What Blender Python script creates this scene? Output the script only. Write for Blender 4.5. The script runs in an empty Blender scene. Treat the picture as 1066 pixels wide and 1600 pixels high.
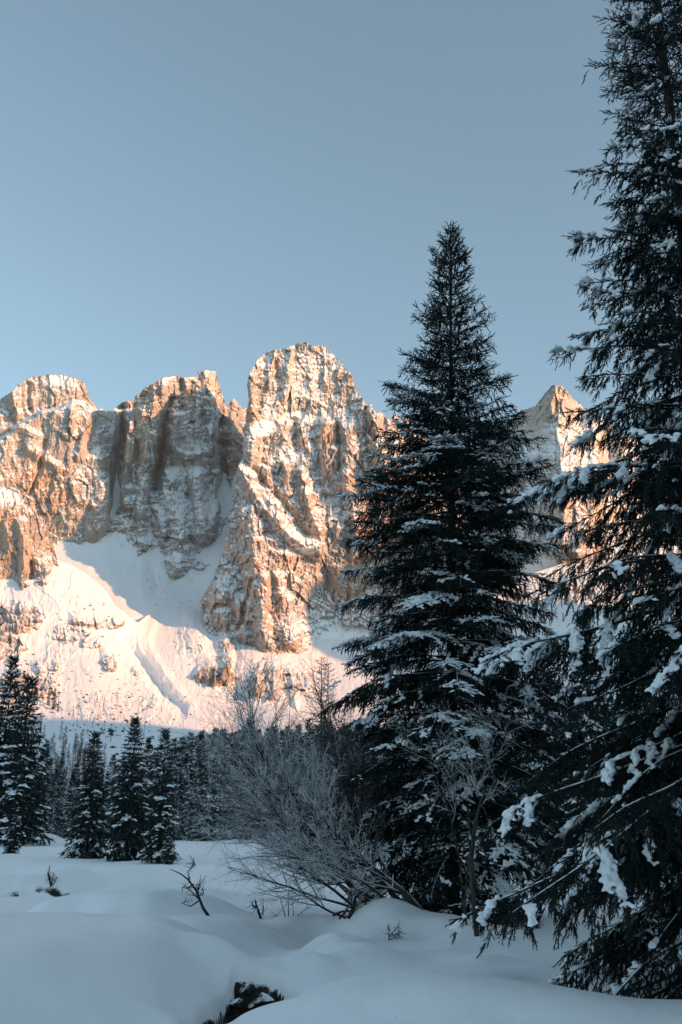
import bpy, math, random
import numpy as np
from mathutils import Vector

scn = bpy.context.scene
COL = scn.collection

# ------------------------------------------------------------------ camera, sky, sun, exposure
F_PX, CX, CY = 1556.0, 533.0, 800.0          # photo pixels: focal length and centre
PITCH = math.radians(17.8)
CAM_Z = 1.7
cam = bpy.data.cameras.new('camera')
cam.sensor_fit = 'VERTICAL'
cam.sensor_height = 36.0
cam.lens = F_PX / 1600 * 36
cam.clip_start, cam.clip_end = 0.1, 12000
camera = bpy.data.objects.new('camera', cam)
camera.location = (0, 0, CAM_Z)
camera.rotation_euler = (math.radians(90) + PITCH, 0, 0)
COL.objects.link(camera)
scn.camera = camera

SUN_EL, SUN_AZ = math.radians(12.0), math.radians(62.0)   # azimuth: from straight behind the camera towards the right
TO_SUN = np.array([math.sin(SUN_AZ) * math.cos(SUN_EL), -math.cos(SUN_AZ) * math.cos(SUN_EL), math.sin(SUN_EL)])
sun_l = bpy.data.lights.new('sun', 'SUN')
sun_l.energy = 4.5
sun_l.angle = math.radians(0.5)
sun_l.color = (1.0, 0.47, 0.22)
sun_o = bpy.data.objects.new('sun', sun_l)
sun_o.rotation_euler = Vector(TO_SUN).to_track_quat('Z', 'Y').to_euler()
COL.objects.link(sun_o)

world = bpy.data.worlds.new('World')
scn.world = world
world.use_nodes = True
wn, wl = world.node_tree.nodes, world.node_tree.links
wn.clear()
w_out = wn.new('ShaderNodeOutputWorld')
w_bg = wn.new('ShaderNodeBackground')
sky = wn.new('ShaderNodeTexSky')
sky.sky_type = 'NISHITA'
sky.sun_disc = False
sky.sun_elevation = SUN_EL
sky.sun_rotation = math.pi - SUN_AZ
sky.altitude = 1600
sky.air_density = 1.0
sky.dust_density = 1.6
sky.ozone_density = 1.5
hsv = wn.new('ShaderNodeHueSaturation')
hsv.inputs['Saturation'].default_value = 0.61
tint = wn.new('ShaderNodeMix'); tint.data_type = 'RGBA'; tint.blend_type = 'MULTIPLY'
tint.inputs['Factor'].default_value = 1.0
tint.inputs[7].default_value = (0.775, 0.975, 0.965, 1)
wl.new(sky.outputs['Color'], hsv.inputs['Color'])
wl.new(hsv.outputs['Color'], tint.inputs[6])
wl.new(tint.outputs[2], w_bg.inputs['Color'])
w_bg.inputs['Strength'].default_value = 0.15
wl.new(w_bg.outputs['Background'], w_out.inputs['Surface'])

scn.view_settings.view_transform = 'Standard'
scn.view_settings.look = 'None'
scn.view_settings.gamma = 1
scn.view_settings.exposure = 0.84
scn.view_settings.use_curve_mapping = False
try:
    scn.cycles.max_bounces = 5
    scn.cycles.diffuse_bounces = 3
    scn.cycles.transparent_max_bounces = 8
    scn.cycles.use_denoising = True
    scn.cycles.sample_clamp_indirect = 3
except Exception:
    pass


def at(px, py, Y):
    """World point at distance Y seen at photo pixel (px, py)."""
    px, py, Y = np.asarray(px, float), np.asarray(py, float), np.asarray(Y, float)
    v = CY - py
    t = Y / (F_PX * math.cos(PITCH) - v * math.sin(PITCH))
    return np.stack([(px - CX) * t, Y + 0 * px, CAM_Z + (F_PX * math.sin(PITCH) + v * math.cos(PITCH)) * t], -1)


# ------------------------------------------------------------------ noise and maths
def _hash(ix, iy, seed):
    h = (ix.astype(np.uint32) * np.uint32(374761393)) ^ (iy.astype(np.uint32) * np.uint32(668265263)) ^ np.uint32((seed * 2246822519) & 0xffffffff)
    h = (h ^ (h >> np.uint32(13))) * np.uint32(1274126177)
    h ^= h >> np.uint32(16)
    h = h * np.uint32(2654435769)
    return h ^ (h >> np.uint32(15))


def perlin(x, y, seed=0):
    x0, y0 = np.floor(x).astype(np.int64), np.floor(y).astype(np.int64)
    fx, fy = x - x0, y - y0
    ux, uy = fx * fx * fx * (fx * (fx * 6 - 15) + 10), fy * fy * fy * (fy * (fy * 6 - 15) + 10)

    def g(dx, dy):
        a = _hash(x0 + dx, y0 + dy, seed).astype(np.float64) * (2 * math.pi / 4294967296)
        return np.cos(a) * (fx - dx) + np.sin(a) * (fy - dy)
    a, b, c, d = g(0, 0), g(1, 0), g(0, 1), g(1, 1)
    return ((a + (b - a) * ux) * (1 - uy) + (c + (d - c) * ux) * uy) * 1.5


def fbm(x, y, seed=0, octs=4, gain=0.5):
    s, a, n = 0, 1.0, 0
    for o in range(octs):
        s = s + a * perlin(x * 2 ** o, y * 2 ** o, seed + o * 17)
        n += a
        a *= gain
    return s / n


def ridged(x, y, seed=0, octs=4, gain=0.5):
    s, a, n = 0, 1.0, 0
    for o in range(octs):
        s = s + a * (1 - 2 * np.abs(perlin(x * 2 ** o, y * 2 ** o, seed + o * 31)))
        n += a
        a *= gain
    return s / n


def facets(x, y, seed=0):
    """Cells with a random plane each: a chunky, cracked rock surface in -1..1."""
    x0, y0 = np.floor(x).astype(np.int64), np.floor(y).astype(np.int64)
    best = np.full(x.shape, 9e9)
    val = np.zeros(x.shape)
    for dx in (-1, 0, 1):
        for dy in (-1, 0, 1):
            cx, cy = x0 + dx, y0 + dy
            k = 1 / 4294967296
            jx = cx + _hash(cx, cy, seed) * k
            jy = cy + _hash(cx, cy, seed + 1) * k
            d = (x - jx) ** 2 + (y - jy) ** 2
            gx = _hash(cx, cy, seed + 2) * k * 2 - 1
            gy = _hash(cx, cy, seed + 3) * k * 2 - 1
            off = _hash(cx, cy, seed + 4) * k * 2 - 1
            pv = gx * (x - jx) + gy * (y - jy) + off * 0.5
            m = d < best
            best = np.where(m, d, best)
            val = np.where(m, pv, val)
    return val


def sstep(a, b, x):
    t = np.clip((x - a) / (b - a), 0, 1)
    return t * t * (3 - 2 * t)


def seg_dist(px, py, line):
    """Distance to a polyline and how far along it (0..1)."""
    best = np.full(px.shape, 9e9)
    for (x0, y0), (x1, y1) in zip(line[:-1], line[1:]):
        dx, dy = x1 - x0, y1 - y0
        t = np.clip(((px - x0) * dx + (py - y0) * dy) / (dx * dx + dy * dy), 0, 1)
        best = np.minimum(best, np.hypot(px - x0 - t * dx, py - y0 - t * dy))
    return best


class Spline2:
    """Surface through scattered control points (px, py) -> value."""
    def __init__(self, pts):
        p = np.array(pts, float)
        self.c = p[:, :2] / 100
        n = len(p)
        K = self.k(np.hypot(*(self.c[:, None] - self.c[None]).transpose(2, 0, 1)))
        P = np.c_[np.ones(n), self.c]
        A = np.block([[K + np.eye(n) * 0.02, P], [P.T, np.zeros((3, 3))]])
        s = np.linalg.solve(A, np.r_[p[:, 2], 0, 0, 0])
        self.w, self.a = s[:n], s[n:]

    @staticmethod
    def k(r):
        return r * r * np.log(r + 1e-9)

    def __call__(self, px, py):
        x, y = px / 100, py / 100
        o = self.a[0] + self.a[1] * x + self.a[2] * y
        for (cx, cy), w in zip(self.c, self.w):
            o = o + w * self.k(np.hypot(x - cx, y - cy))
        return o


def interp_line(line, x, axis=0):
    l = sorted(line, key=lambda p: p[axis])
    return np.interp(x, [p[axis] for p in l], [p[1 - axis] for p in l])


# ------------------------------------------------------------------ mesh helpers
def mesh_from(name, verts, faces, attrs=None, smooth=True, mat_idx=None):
    """faces: (n,3) or (n,4) array, or a list of such arrays."""
    me = bpy.data.meshes.new(name)
    verts = np.ascontiguousarray(verts, np.float32)
    fl = [np.ascontiguousarray(f, np.int32) for f in (faces if isinstance(faces, list) else [faces]) if len(f)]
    me.vertices.add(len(verts))
    me.vertices.foreach_set('co', verts.ravel())
    loops = np.concatenate([f.ravel() for f in fl])
    sizes = np.concatenate([np.full(len(f), f.shape[1], np.int32) for f in fl])
    me.loops.add(len(loops))
    me.loops.foreach_set('vertex_index', loops)
    me.polygons.add(len(sizes))
    starts = np.concatenate([[0], np.cumsum(sizes)[:-1]]).astype(np.int32)
    me.polygons.foreach_set('loop_start', starts)
    me.polygons.foreach_set('use_smooth', np.full(len(sizes), smooth, bool))
    if mat_idx is not None:
        me.polygons.foreach_set('material_index', np.asarray(mat_idx, np.int32))
    for k, v in (attrs or {}).items():
        a = me.attributes.new(k, 'FLOAT', 'POINT')
        a.data.foreach_set('value', np.ascontiguousarray(v, np.float32))
    me.update()
    me.validate()
    return me


def link(name, me, mats=(), parent=None, loc=None):
    o = bpy.data.objects.new(name, me)
    COL.objects.link(o)
    if me is not None:
        for m in (mats if isinstance(mats, (list, tuple)) else [mats]):
            if m.name not in me.materials:
                me.materials.append(m)
    if parent is not None:
        o.parent = parent
    if loc is not None:
        o.location = loc
    return o


def tag(o, label=None, cat=None, group=None, kind=None):
    if label: o['label'] = label
    if cat: o['category'] = cat
    if group: o['group'] = group
    if kind: o['kind'] = kind
    return o


def grid_faces(nv, nu):
    i = np.arange(nv * nu).reshape(nv, nu)
    return np.stack([i[:-1, :-1].ravel(), i[:-1, 1:].ravel(), i[1:, 1:].ravel(), i[1:, :-1].ravel()], -1)


def blur(a, n):
    for _ in range(n):
        p = np.pad(a, 1, mode='edge')
        a = (p[:-2, 1:-1] + p[2:, 1:-1] + p[1:-1, :-2] + p[1:-1, 2:] + 2 * a) / 6
    return a


def grid_normals(P):
    du = np.gradient(P, axis=1)
    dv = np.gradient(P, axis=0)
    n = np.cross(du, dv)
    n /= np.linalg.norm(n, axis=-1, keepdims=True) + 1e-12
    return n * np.where(n[..., 1:2] > 0, -1, 1)      # faces the valley (-Y)


# ------------------------------------------------------------------ materials
def new_mat(name):
    m = bpy.data.materials.new(name)
    m.use_nodes = True
    nt = m.node_tree
    nt.nodes.clear()
    out = nt.nodes.new('ShaderNodeOutputMaterial')
    b = nt.nodes.new('ShaderNodeBsdfPrincipled')
    nt.links.new(b.outputs['BSDF'], out.inputs['Surface'])
    b.inputs['Roughness'].default_value = 0.8
    b.inputs['Specular IOR Level'].default_value = 0.2
    return m, nt, b


def nd(nt, kind, **kw):
    n = nt.nodes.new(kind)
    for k, v in kw.items():
        if k in n.inputs.keys():
            n.inputs[k].default_value = v
        else:
            setattr(n, k, v)
    return n


def noise_tex(nt, scale, detail=4, rough=0.55, map_scale=None, coord='Object'):
    tc = nt.nodes.new('ShaderNodeTexCoord')
    src = tc.outputs[coord]
    if map_scale is not None:
        mp = nt.nodes.new('ShaderNodeMapping')
        mp.inputs['Scale'].default_value = map_scale
        nt.links.new(src, mp.inputs['Vector'])
        src = mp.outputs['Vector']
    n = nd(nt, 'ShaderNodeTexNoise', Scale=scale, Detail=detail, Roughness=rough)
    nt.links.new(src, n.inputs['Vector'])
    return n.outputs['Fac']


def ramp(nt, fac, stops):
    r = nt.nodes.new('ShaderNodeValToRGB')
    e = r.color_ramp.elements
    while len(e) < len(stops):
        e.new(0.5)
    for el, (p, c) in zip(e, stops):
        el.position = p
        el.color = (*c, 1) if len(c) == 3 else c
    nt.links.new(fac, r.inputs['Fac'])
    return r.outputs['Color']


def math_node(nt, op, a, b=None, c=None, clamp=False):
    n = nt.nodes.new('ShaderNodeMath')
    n.operation = op
    n.use_clamp = clamp
    for i, v in enumerate((a, b, c)):
        if v is None: continue
        if isinstance(v, (int, float)):
            n.inputs[i].default_value = v
        else:
            nt.links.new(v, n.inputs[i])
    return n.outputs[0]


def mix_col(nt, fac, a, b, blend='MIX'):
    n = nt.nodes.new('ShaderNodeMix')
    n.data_type = 'RGBA'
    n.blend_type = blend
    for sock, v in ((n.inputs[0], fac), (n.inputs[6], a), (n.inputs[7], b)):
        if isinstance(v, (int, float)):
            sock.default_value = v
        elif isinstance(v, tuple):
            sock.default_value = (*v, 1) if len(v) == 3 else v
        else:
            nt.links.new(v, sock)
    return n.outputs[2]


def bump(nt, b, height, dist, strength=1.0):
    n = nt.nodes.new('ShaderNodeBump')
    n.inputs['Distance'].default_value = dist
    n.inputs['Strength'].default_value = strength
    nt.links.new(height, n.inputs['Height'])
    nt.links.new(n.outputs['Normal'], b.inputs['Normal'])


def attr(nt, name):
    a = nt.nodes.new('ShaderNodeAttribute')
    a.attribute_name = name
    return a.outputs['Fac']


SNOW_C = (0.80, 0.83, 0.86)


def make_rock_snow():
    m, nt, b = new_mat('dolomite_rock_and_snow')
    streak = noise_tex(nt, 1.0, 5, 0.6, (0.022, 0.022, 0.0045))
    patch = noise_tex(nt, 0.009, 4, 0.6)
    fine = noise_tex(nt, 0.16, 5, 0.7)
    grain = noise_tex(nt, 0.45, 3, 0.7)
    strata = noise_tex(nt, 1.0, 4, 0.65, (0.006, 0.006, 0.11))
    rock = ramp(nt, streak, [(0.28, (0.29, 0.285, 0.285)), (0.46, (0.43, 0.415, 0.40)), (0.58, (0.55, 0.48, 0.41)), (0.72, (0.61, 0.475, 0.36))])
    warm = ramp(nt, patch, [(0.42, (1, 1, 1)), (0.66, (1.12, 0.84, 0.60))])
    rock = mix_col(nt, 1.0, rock, warm, 'MULTIPLY')
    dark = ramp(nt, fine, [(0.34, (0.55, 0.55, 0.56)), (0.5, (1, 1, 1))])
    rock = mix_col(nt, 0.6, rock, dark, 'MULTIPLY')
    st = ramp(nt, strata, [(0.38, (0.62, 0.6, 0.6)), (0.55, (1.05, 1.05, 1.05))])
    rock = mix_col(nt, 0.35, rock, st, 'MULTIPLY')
    # snow lies where the ledges are flat; it is broken up by grain
    s = attr(nt, 'snow')
    f1 = math_node(nt, 'SUBTRACT', fine, 0.5)
    g1 = math_node(nt, 'SUBTRACT', grain, 0.5)
    st1 = math_node(nt, 'SUBTRACT', strata, 0.5)
    s = math_node(nt, 'MULTIPLY_ADD', f1, 1.3, s)
    s = math_node(nt, 'MULTIPLY_ADD', g1, 1.3, s)
    s = math_node(nt, 'MULTIPLY_ADD', st1, 0.25, s)
    s = math_node(nt, 'SUBTRACT', s, 0.40)
    s = math_node(nt, 'MULTIPLY', s, 2.3, clamp=True)
    dust = noise_tex(nt, 0.8, 4, 0.8)          # thin powder clinging to the whole face
    dust = math_node(nt, 'MULTIPLY', math_node(nt, 'SUBTRACT', dust, 0.42), 2.2, clamp=True)
    s = math_node(nt, 'MULTIPLY_ADD', dust, 0.34, s, clamp=True)
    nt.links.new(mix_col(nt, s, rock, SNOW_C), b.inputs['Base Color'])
    inv = math_node(nt, 'SUBTRACT', 1.0, s)
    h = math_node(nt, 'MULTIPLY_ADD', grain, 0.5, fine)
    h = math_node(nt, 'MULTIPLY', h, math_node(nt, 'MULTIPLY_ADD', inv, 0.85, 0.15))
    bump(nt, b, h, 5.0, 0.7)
    b.inputs['Roughness'].default_value = 0.9
    b.inputs['Specular IOR Level'].default_value = 0.1
    return m


ROCK_SNOW = make_rock_snow()


# ------------------------------------------------------------------ mountains
def relief(name, top, right, bottom, left, ctrl, feats=(), steps=(), patches=(), rock=1.0, slope_back=0.0, dip=None, seed=1,
           dens=1.5, snow0=0.0, warp=6.0, jag=3.0, rim=(8, 22, 45, 80, 130, 200), rough_mask=None, terr=1.0, big=1.0):
    """A rock mass with its own depth. top/bottom run left to right, left/right run top to bottom (photo pixels of the outline);
    ctrl: (px, py, distance); feats: (polyline, amount towards the valley in m, half width px); the back is closed by a rim."""
    TL, TR, BL, BR = top[0], top[-1], bottom[0], bottom[-1]
    nu = int(max(TR[0] - TL[0], BR[0] - BL[0]) * dens)
    nv = int((max(p[1] for p in bottom) - min(p[1] for p in top)) * dens)
    K = len(rim)
    iu = np.arange(-K, nu + K)
    iv = np.arange(0, nv + K)                      # 0 at the bottom
    u1 = np.clip(iu / (nu - 1), 0, 1)
    v1 = np.clip(iv / (nv - 1), 0, 1)
    U, V = np.meshgrid(u1, v1)
    ly = BL[1] + (TL[1] - BL[1]) * v1
    ry = BR[1] + (TR[1] - BR[1]) * v1
    Lx = interp_line(left, ly, 1) + jag * fbm(ly / 17, ly * 0 + seed, seed, 4, 0.6)
    Rx = interp_line(right, ry, 1) + jag * fbm(ry / 17, ry * 0 + seed + 5, seed + 3, 4, 0.6)
    tx = TL[0] + (TR[0] - TL[0]) * u1
    bx = BL[0] + (BR[0] - BL[0]) * u1
    Ty = interp_line(top, tx, 0) + jag * 1.1 * ridged(tx / 11, tx * 0 + seed, seed + 7, 4, 0.6)
    By = interp_line(bottom, bx, 0)
    px = Lx[:, None] + (Rx - Lx)[:, None] * U
    py = By[None] + (Ty - By)[None] * V
    sp = Spline2(ctrl)
    base = sp(px, py)
    m = rock if rough_mask is None else rock * rough_mask(px, py)
    m = m + 0 * px
    bias = np.full(px.shape, snow0)
    for c_x, c_y, rx, ry_, amp, sb in patches:      # local outcrops (amp > 0: rough) or snow fields
        q = np.hypot((px - c_x) / rx, (py - c_y) / ry_) + 0.35 * fbm(px / 9, py / 9, seed + 77, 3)
        k = 1 - sstep(0.6, 1.15, q)
        m = m + amp * k
        bias = bias + sb * k
    m = np.clip(m, 0, 1.6)
    d = np.zeros(px.shape)                          # metres towards the valley
    # the polylines wander a little, so that no edge is ruled
    wx = px + warp * fbm(px / 28, py / 28, seed + 11, 3)
    wy = py + warp * fbm(px / 28, py / 28, seed + 12, 3)
    for line, amp, w in feats:
        q = seg_dist(wx, wy, line) / w
        d += 1.25 * amp * np.clip(1 - q, 0, 1) ** 0.85
    for line, amp, w in steps:                      # set back above the line
        d -= amp * sstep(-w, w, interp_line(line, wx, 0) - wy)
    # vertical ribs and fissures, chunks, ledges
    fx = px + 5 * fbm(px / 40, py / 40, seed + 21, 3)
    fy = py + 9 * fbm(px / 40, py / 40, seed + 22, 3)
    d += m * big * 13 * ridged(fx / 44, fy / 130, seed + 31, 3)
    d += m * big * 11 * facets(fx / 30, fy / 55, seed + 41)
    d += m * 7.5 * facets(fx / 11 + 0.3 * fy / 30, fy / 22, seed + 51)
    d += m * 3.2 * ridged(fx / 12, fy / 36, seed + 61, 3)
    d += m * 3.8 * facets(fx / 4.6, fy / 8, seed + 71)
    d += m * 1.5 * ridged(fx / 4, fy / 9, seed + 81, 2)
    d += m * 1.8 * ridged(fx / 7.5, fy / 45, seed + 87, 2) + m * 3 * ridged(fx / 19, fy / 110, seed + 89, 2)
    d += m * 1.3 * facets(fx / 2.2, fy / 3.2, seed + 85)
    # ledges: the general slope is cut into steps
    dp = dip(px, py) if dip else 0.0
    for P, a, s_ in ((41, 5.5, 91), (15, 2.6, 92), (6.0, 1.5, 93)):
        t = (py + dp + (6 + 0.35 * P) * fbm(px / 30, py / 50, seed + s_, 4)) / P
        fr = t - np.floor(t)                        # runs down a step
        saw = sstep(0.0, 0.28, fr) - fr
        am = a * terr * np.clip(0.55 + 1.1 * fbm(px / 33, py / 20, seed + s_ + 9, 2), 0, 1.4)
        d += m * am * saw * 1.6
    d += (1 - np.clip(m, 0, 1)) * (2.2 * fbm(px / 26, py / 20, seed + 95, 4) + 0.6 * fbm(px / 5, py / 5, seed + 96, 2))
    Y = base - d
    # rim rows and columns lead back and close the mass behind
    r = np.r_[0, np.array(rim, float)]
    bu = np.where(iu < 0, r[np.clip(-iu, 0, K)], np.where(iu >= nu, r[np.clip(iu - nu + 1, 0, K)], 0))
    sg = np.where(iu < 0, 1, np.where(iu >= nu, -1, 0))
    bv = np.where(iv >= nv, r[np.clip(iv - nv + 1, 0, K)], 0)
    P = at(px, py, Y)
    rn = 1 + 0.25 * fbm(px / 8, py / 8, seed + 99, 2)
    P[..., 1] += (bu[None] + bv[:, None]) * rn
    P[..., 0] += (sg * bu * 0.35)[None]
    P[..., 2] -= (bv[:, None] * 0.55 + bu[None] * 0.15) * rn
    N = grid_normals(P)
    nzf = N[..., 2]
    Pc = np.stack([blur(P[..., i], 10) for i in range(3)], -1)
    nzc = grid_normals(Pc)[..., 2]
    snow = sstep(0.12, 0.85, 0.55 * nzf + 0.45 * nzc) + bias + 0.2 * (m > 0.3) + 0.22 * fbm(px / 15, py / 9, seed + 101, 4)
    k = 1 - sstep(0.22, 0.42, m)
    snow = snow * (1 - k) + k * np.maximum(snow, 1.15)
    SURF[name] = (px[::2, ::2].ravel(), py[::2, ::2].ravel(), P[::2, ::2].reshape(-1, 3))
    nz_, nu_ = px.shape
    me = mesh_from(name, P.reshape(-1, 3), grid_faces(nz_, nu_), {'snow': snow.ravel()})
    o = link(name, me, ROCK_SNOW)
    tag(o, kind='structure')
    return o


SURF = {}


def on_surface(name, x, y):
    """Point of a built slope nearest to photo pixel (x, y)."""
    px, py, P = SURF[name]
    return P[np.argmin((px - x) ** 2 + (py - y) ** 2)]


def build_mountains():
    S = []
    # main tower
    relief('mountain_tower',
           top=[(404, 572), (410, 562), (418, 547), (430, 544), (448, 542), (462, 535), (479, 532), (490, 540), (500, 537), (508, 540), (517, 548), (530, 561), (540, 574),
                (550, 583), (556, 604), (566, 620), (574, 631), (582, 629), (588, 644), (593, 640), (602, 648), (611, 656), (617, 642), (624, 654), (637, 650), (650, 664), (670, 668), (690, 690), (720, 720)],
           right=[(720, 720), (725, 1040)],
           bottom=[(318, 1010), (340, 1040), (420, 1050), (725, 1040)],
           left=[(404, 572), (390, 581), (386, 600), (389, 622), (382, 662), (379, 715), (369, 735), (361, 784), (353, 837), (347, 865), (333, 905), (322, 924), (311, 943), (318, 965), (318, 1010)],
           ctrl=[(318, 967, 1700), (373, 1003, 1640), (420, 935, 1655), (462, 1010, 1640), (500, 1000, 1725), (531, 991, 1745), (700, 990, 1760), (500, 930, 1790), (560, 930, 1800),
                 (347, 865, 1760), (397, 840, 1715), (450, 870, 1720), (480, 862, 1745), (530, 862, 1780), (590, 870, 1800), (690, 870, 1790),
                 (370, 730, 1825), (434, 760, 1800), (520, 760, 1825), (600, 740, 1815), (690, 760, 1880),
                 (389, 600, 1890), (450, 640, 1905), (520, 640, 1925), (580, 650, 1890), (690, 700, 1930),
                 (420, 550, 1975), (480, 537, 2010), (540, 575, 1975), (440, 590, 1930), (500, 590, 1965)],
           feats=[([(396, 690), (388, 760), (396, 830), (400, 900), (415, 1000)], 24, 24),
                  ([(372, 728), (398, 770), (434, 817), (470, 850), (499, 862)], 30, 14), ([(396, 735), (425, 770), (480, 835)], -20, 11),
                  ([(508, 664), (512, 731)], 26, 15), ([(543, 668), (550, 742)], 26, 17), ([(584, 640), (590, 700), (604, 744)], 26, 13), ([(572, 640), (577, 740)], -16, 6),
                  ([(527, 668), (531, 735)], -16, 5), ([(458, 655), (463, 705)], -15, 7), ([(433, 565), (435, 612)], -14, 6), ([(411, 688), (413, 724)], -14, 6),
                  ([(392, 585), (394, 640), (387, 715)], 14, 11), ([(526, 705), (551, 776), (555, 815), (558, 862)], 26, 13), ([(520, 742), (540, 766)], 18, 12),
                  ([(418, 735), (422, 780), (440, 810)], 16, 9), ([(445, 725), (452, 770)], 16, 8), ([(470, 735), (480, 790), (500, 830)], 18, 9),
                  ([(425, 560), (420, 600)], 14, 9), ([(455, 545), (452, 590), (446, 620)], 16, 8), ([(412, 905), (408, 1000)], 16, 12), ([(440, 930), (450, 1005)], 16, 14),
                  ([(425, 960), (432, 1003)], -12, 6), ([(395, 905), (372, 985)], -16, 6), ([(352, 920), (345, 960)], 22, 22), ([(372, 945), (385, 1000)], 14, 10),
                  ([(463, 1005), (452, 950), (432, 900)], 16, 10)],
           patches=[(465, 652, 34, 12, -0.5, 0.45), (420, 650, 14, 28, -0.35, 0.35), (415, 668, 26, 14, -.4, .35), (455, 708, 26, 16, -0.35, 0.22), (470, 860, 34, 9, -0.4, 0.35), (500, 975, 60, 10, -0.3, .15), (540, 1000, 60, 22, -0.9, 0.7),
                    (500, 740, 22, 9, -0.3, 0.2), (530, 790, 25, 22, -0.2, 0.25), (445, 835, 30, 10, -.3, .3), (500, 570, 40, 26, -0.2, 0.2), (470, 605, 40, 16, -0.2, 0.2),
                    (400, 870, 40, 55, .2, -.12), (520, 700, 30, 45, 0.1, -0.3), (590, 690, 22, 55, 0.1, -0.25), (400, 600, 18, 30, .1, -.2), (480, 920, 40, 40, 0, .1)],
           dip=lambda x, y: -0.55 * (x - 400) * sstep(640, 740, y), seed=3, dens=1.85, rock=1.0, snow0=0.12)
    # the broad tower behind and left of it
    relief('mountain_pillar',
           top=[(208, 634), (212, 618), (222, 609), (230, 602), (245, 594), (260, 587), (275, 585), (288, 588), (298, 586), (306, 588), (311, 579), (325, 577), (338, 578), (342, 595), (347, 612), (353, 628),
                (358, 632), (363, 622), (367, 620), (373, 628), (381, 638), (384, 634), (400, 642), (420, 650)],
           right=[(420, 650), (420, 900)],
           bottom=[(150, 850), (190, 880), (235, 890), (275, 925), (310, 900), (350, 880), (420, 900)],
           left=[(208, 634), (201, 662), (197, 690), (193, 720), (190, 750), (186, 785), (176, 815), (150, 850)],
           ctrl=[(178, 815, 2025), (190, 850, 1990), (235, 857, 1980), (262, 885, 1962), (278, 897, 1940), (298, 872, 1970), (320, 845, 1995), (350, 820, 2050), (400, 850, 2140),
                 (208, 634, 2040), (240, 600, 2040), (262, 586, 2075), (325, 577, 2180), (345, 612, 2200), (370, 625, 2270), (410, 645, 2330),
                 (200, 700, 2045), (235, 700, 2040), (265, 720, 2095), (305, 700, 2080), (340, 720, 2120), (375, 720, 2240), (260, 800, 2025), (310, 800, 2030), (362, 780, 2160), (400, 760, 2250)],
           feats=[([(203, 664), (198, 720), (195, 790)], 22, 9), ([(255, 600), (232, 655), (226, 720), (214, 795)], 26, 18), ([(270, 625), (257, 660), (252, 705), (242, 765)], -46, 11), ([(276, 588), (268, 625), (238, 790), (229, 838)], -16, 13),
                  ([(344, 660), (346, 740), (352, 800)], -42, 11), ([(350, 615), (349, 700), (350, 835)], -14, 12), ([(322, 582), (330, 640), (330, 700)], 24, 15), ([(277, 650), (268, 700)], 18, 7), ([(364, 622), (362, 690)], 18, 8),
                  ([(262, 750), (285, 830), (280, 890)], 30, 24), ([(308, 745), (322, 835)], 30, 17), ([(295, 770), (302, 850)], -16, 6), ([(292, 720), (302, 765)], 12, 7),
                  ([(272, 590), (268, 640)], 16, 8), ([(283, 590), (285, 640)], -26, 7), ([(300, 600), (300, 660)], -18, 6), ([(318, 650), (322, 700), (330, 730)], -12, 7), ([(233, 730), (232, 790)], -14, 5), ([(258, 720), (268, 760)], 18, 8), ([(246, 800), (258, 850)], 16, 9), ([(262, 800), (262, 850)], -14, 5), ([(338, 740), (335, 820)], 18, 8), ([(212, 690), (214, 760)], -12, 5), ([(222, 800), (225, 850)], 14, 10)],
           patches=[(300, 695, 32, 13, -0.4, 0.3), (290, 735, 42, 9, -.2, .28), (315, 780, 30, 40, -.1, .22), (265, 800, 24, 30, -.1, .2), (272, 870, 20, 8, -.2, .3), (230, 765, 20, 14, 0, .1),
                    (300, 640, 22, 14, -.1, .12), (230, 640, 20, 36, .1, -.05), (252, 705, 10, 60, 0, -.35), (375, 760, 12, 40, -.8, .5), (320, 610, 18, 10, 0, .15), (245, 660, 14, 10, 0, .15), (225, 745, 18, 20, 0, .12), (300, 850, 40, 30, 0, .1), (335, 660, 10, 20, -.2, .2), (364, 690, 24, 80, .1, -.42), (190, 720, 10, 90, 0, -.4), (322, 600, 14, 22, 0, -.12)],
           dip=lambda x, y: 0.12 * x, seed=14, dens=1.9, rock=0.95, terr=1.2, snow0=0.20)
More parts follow.
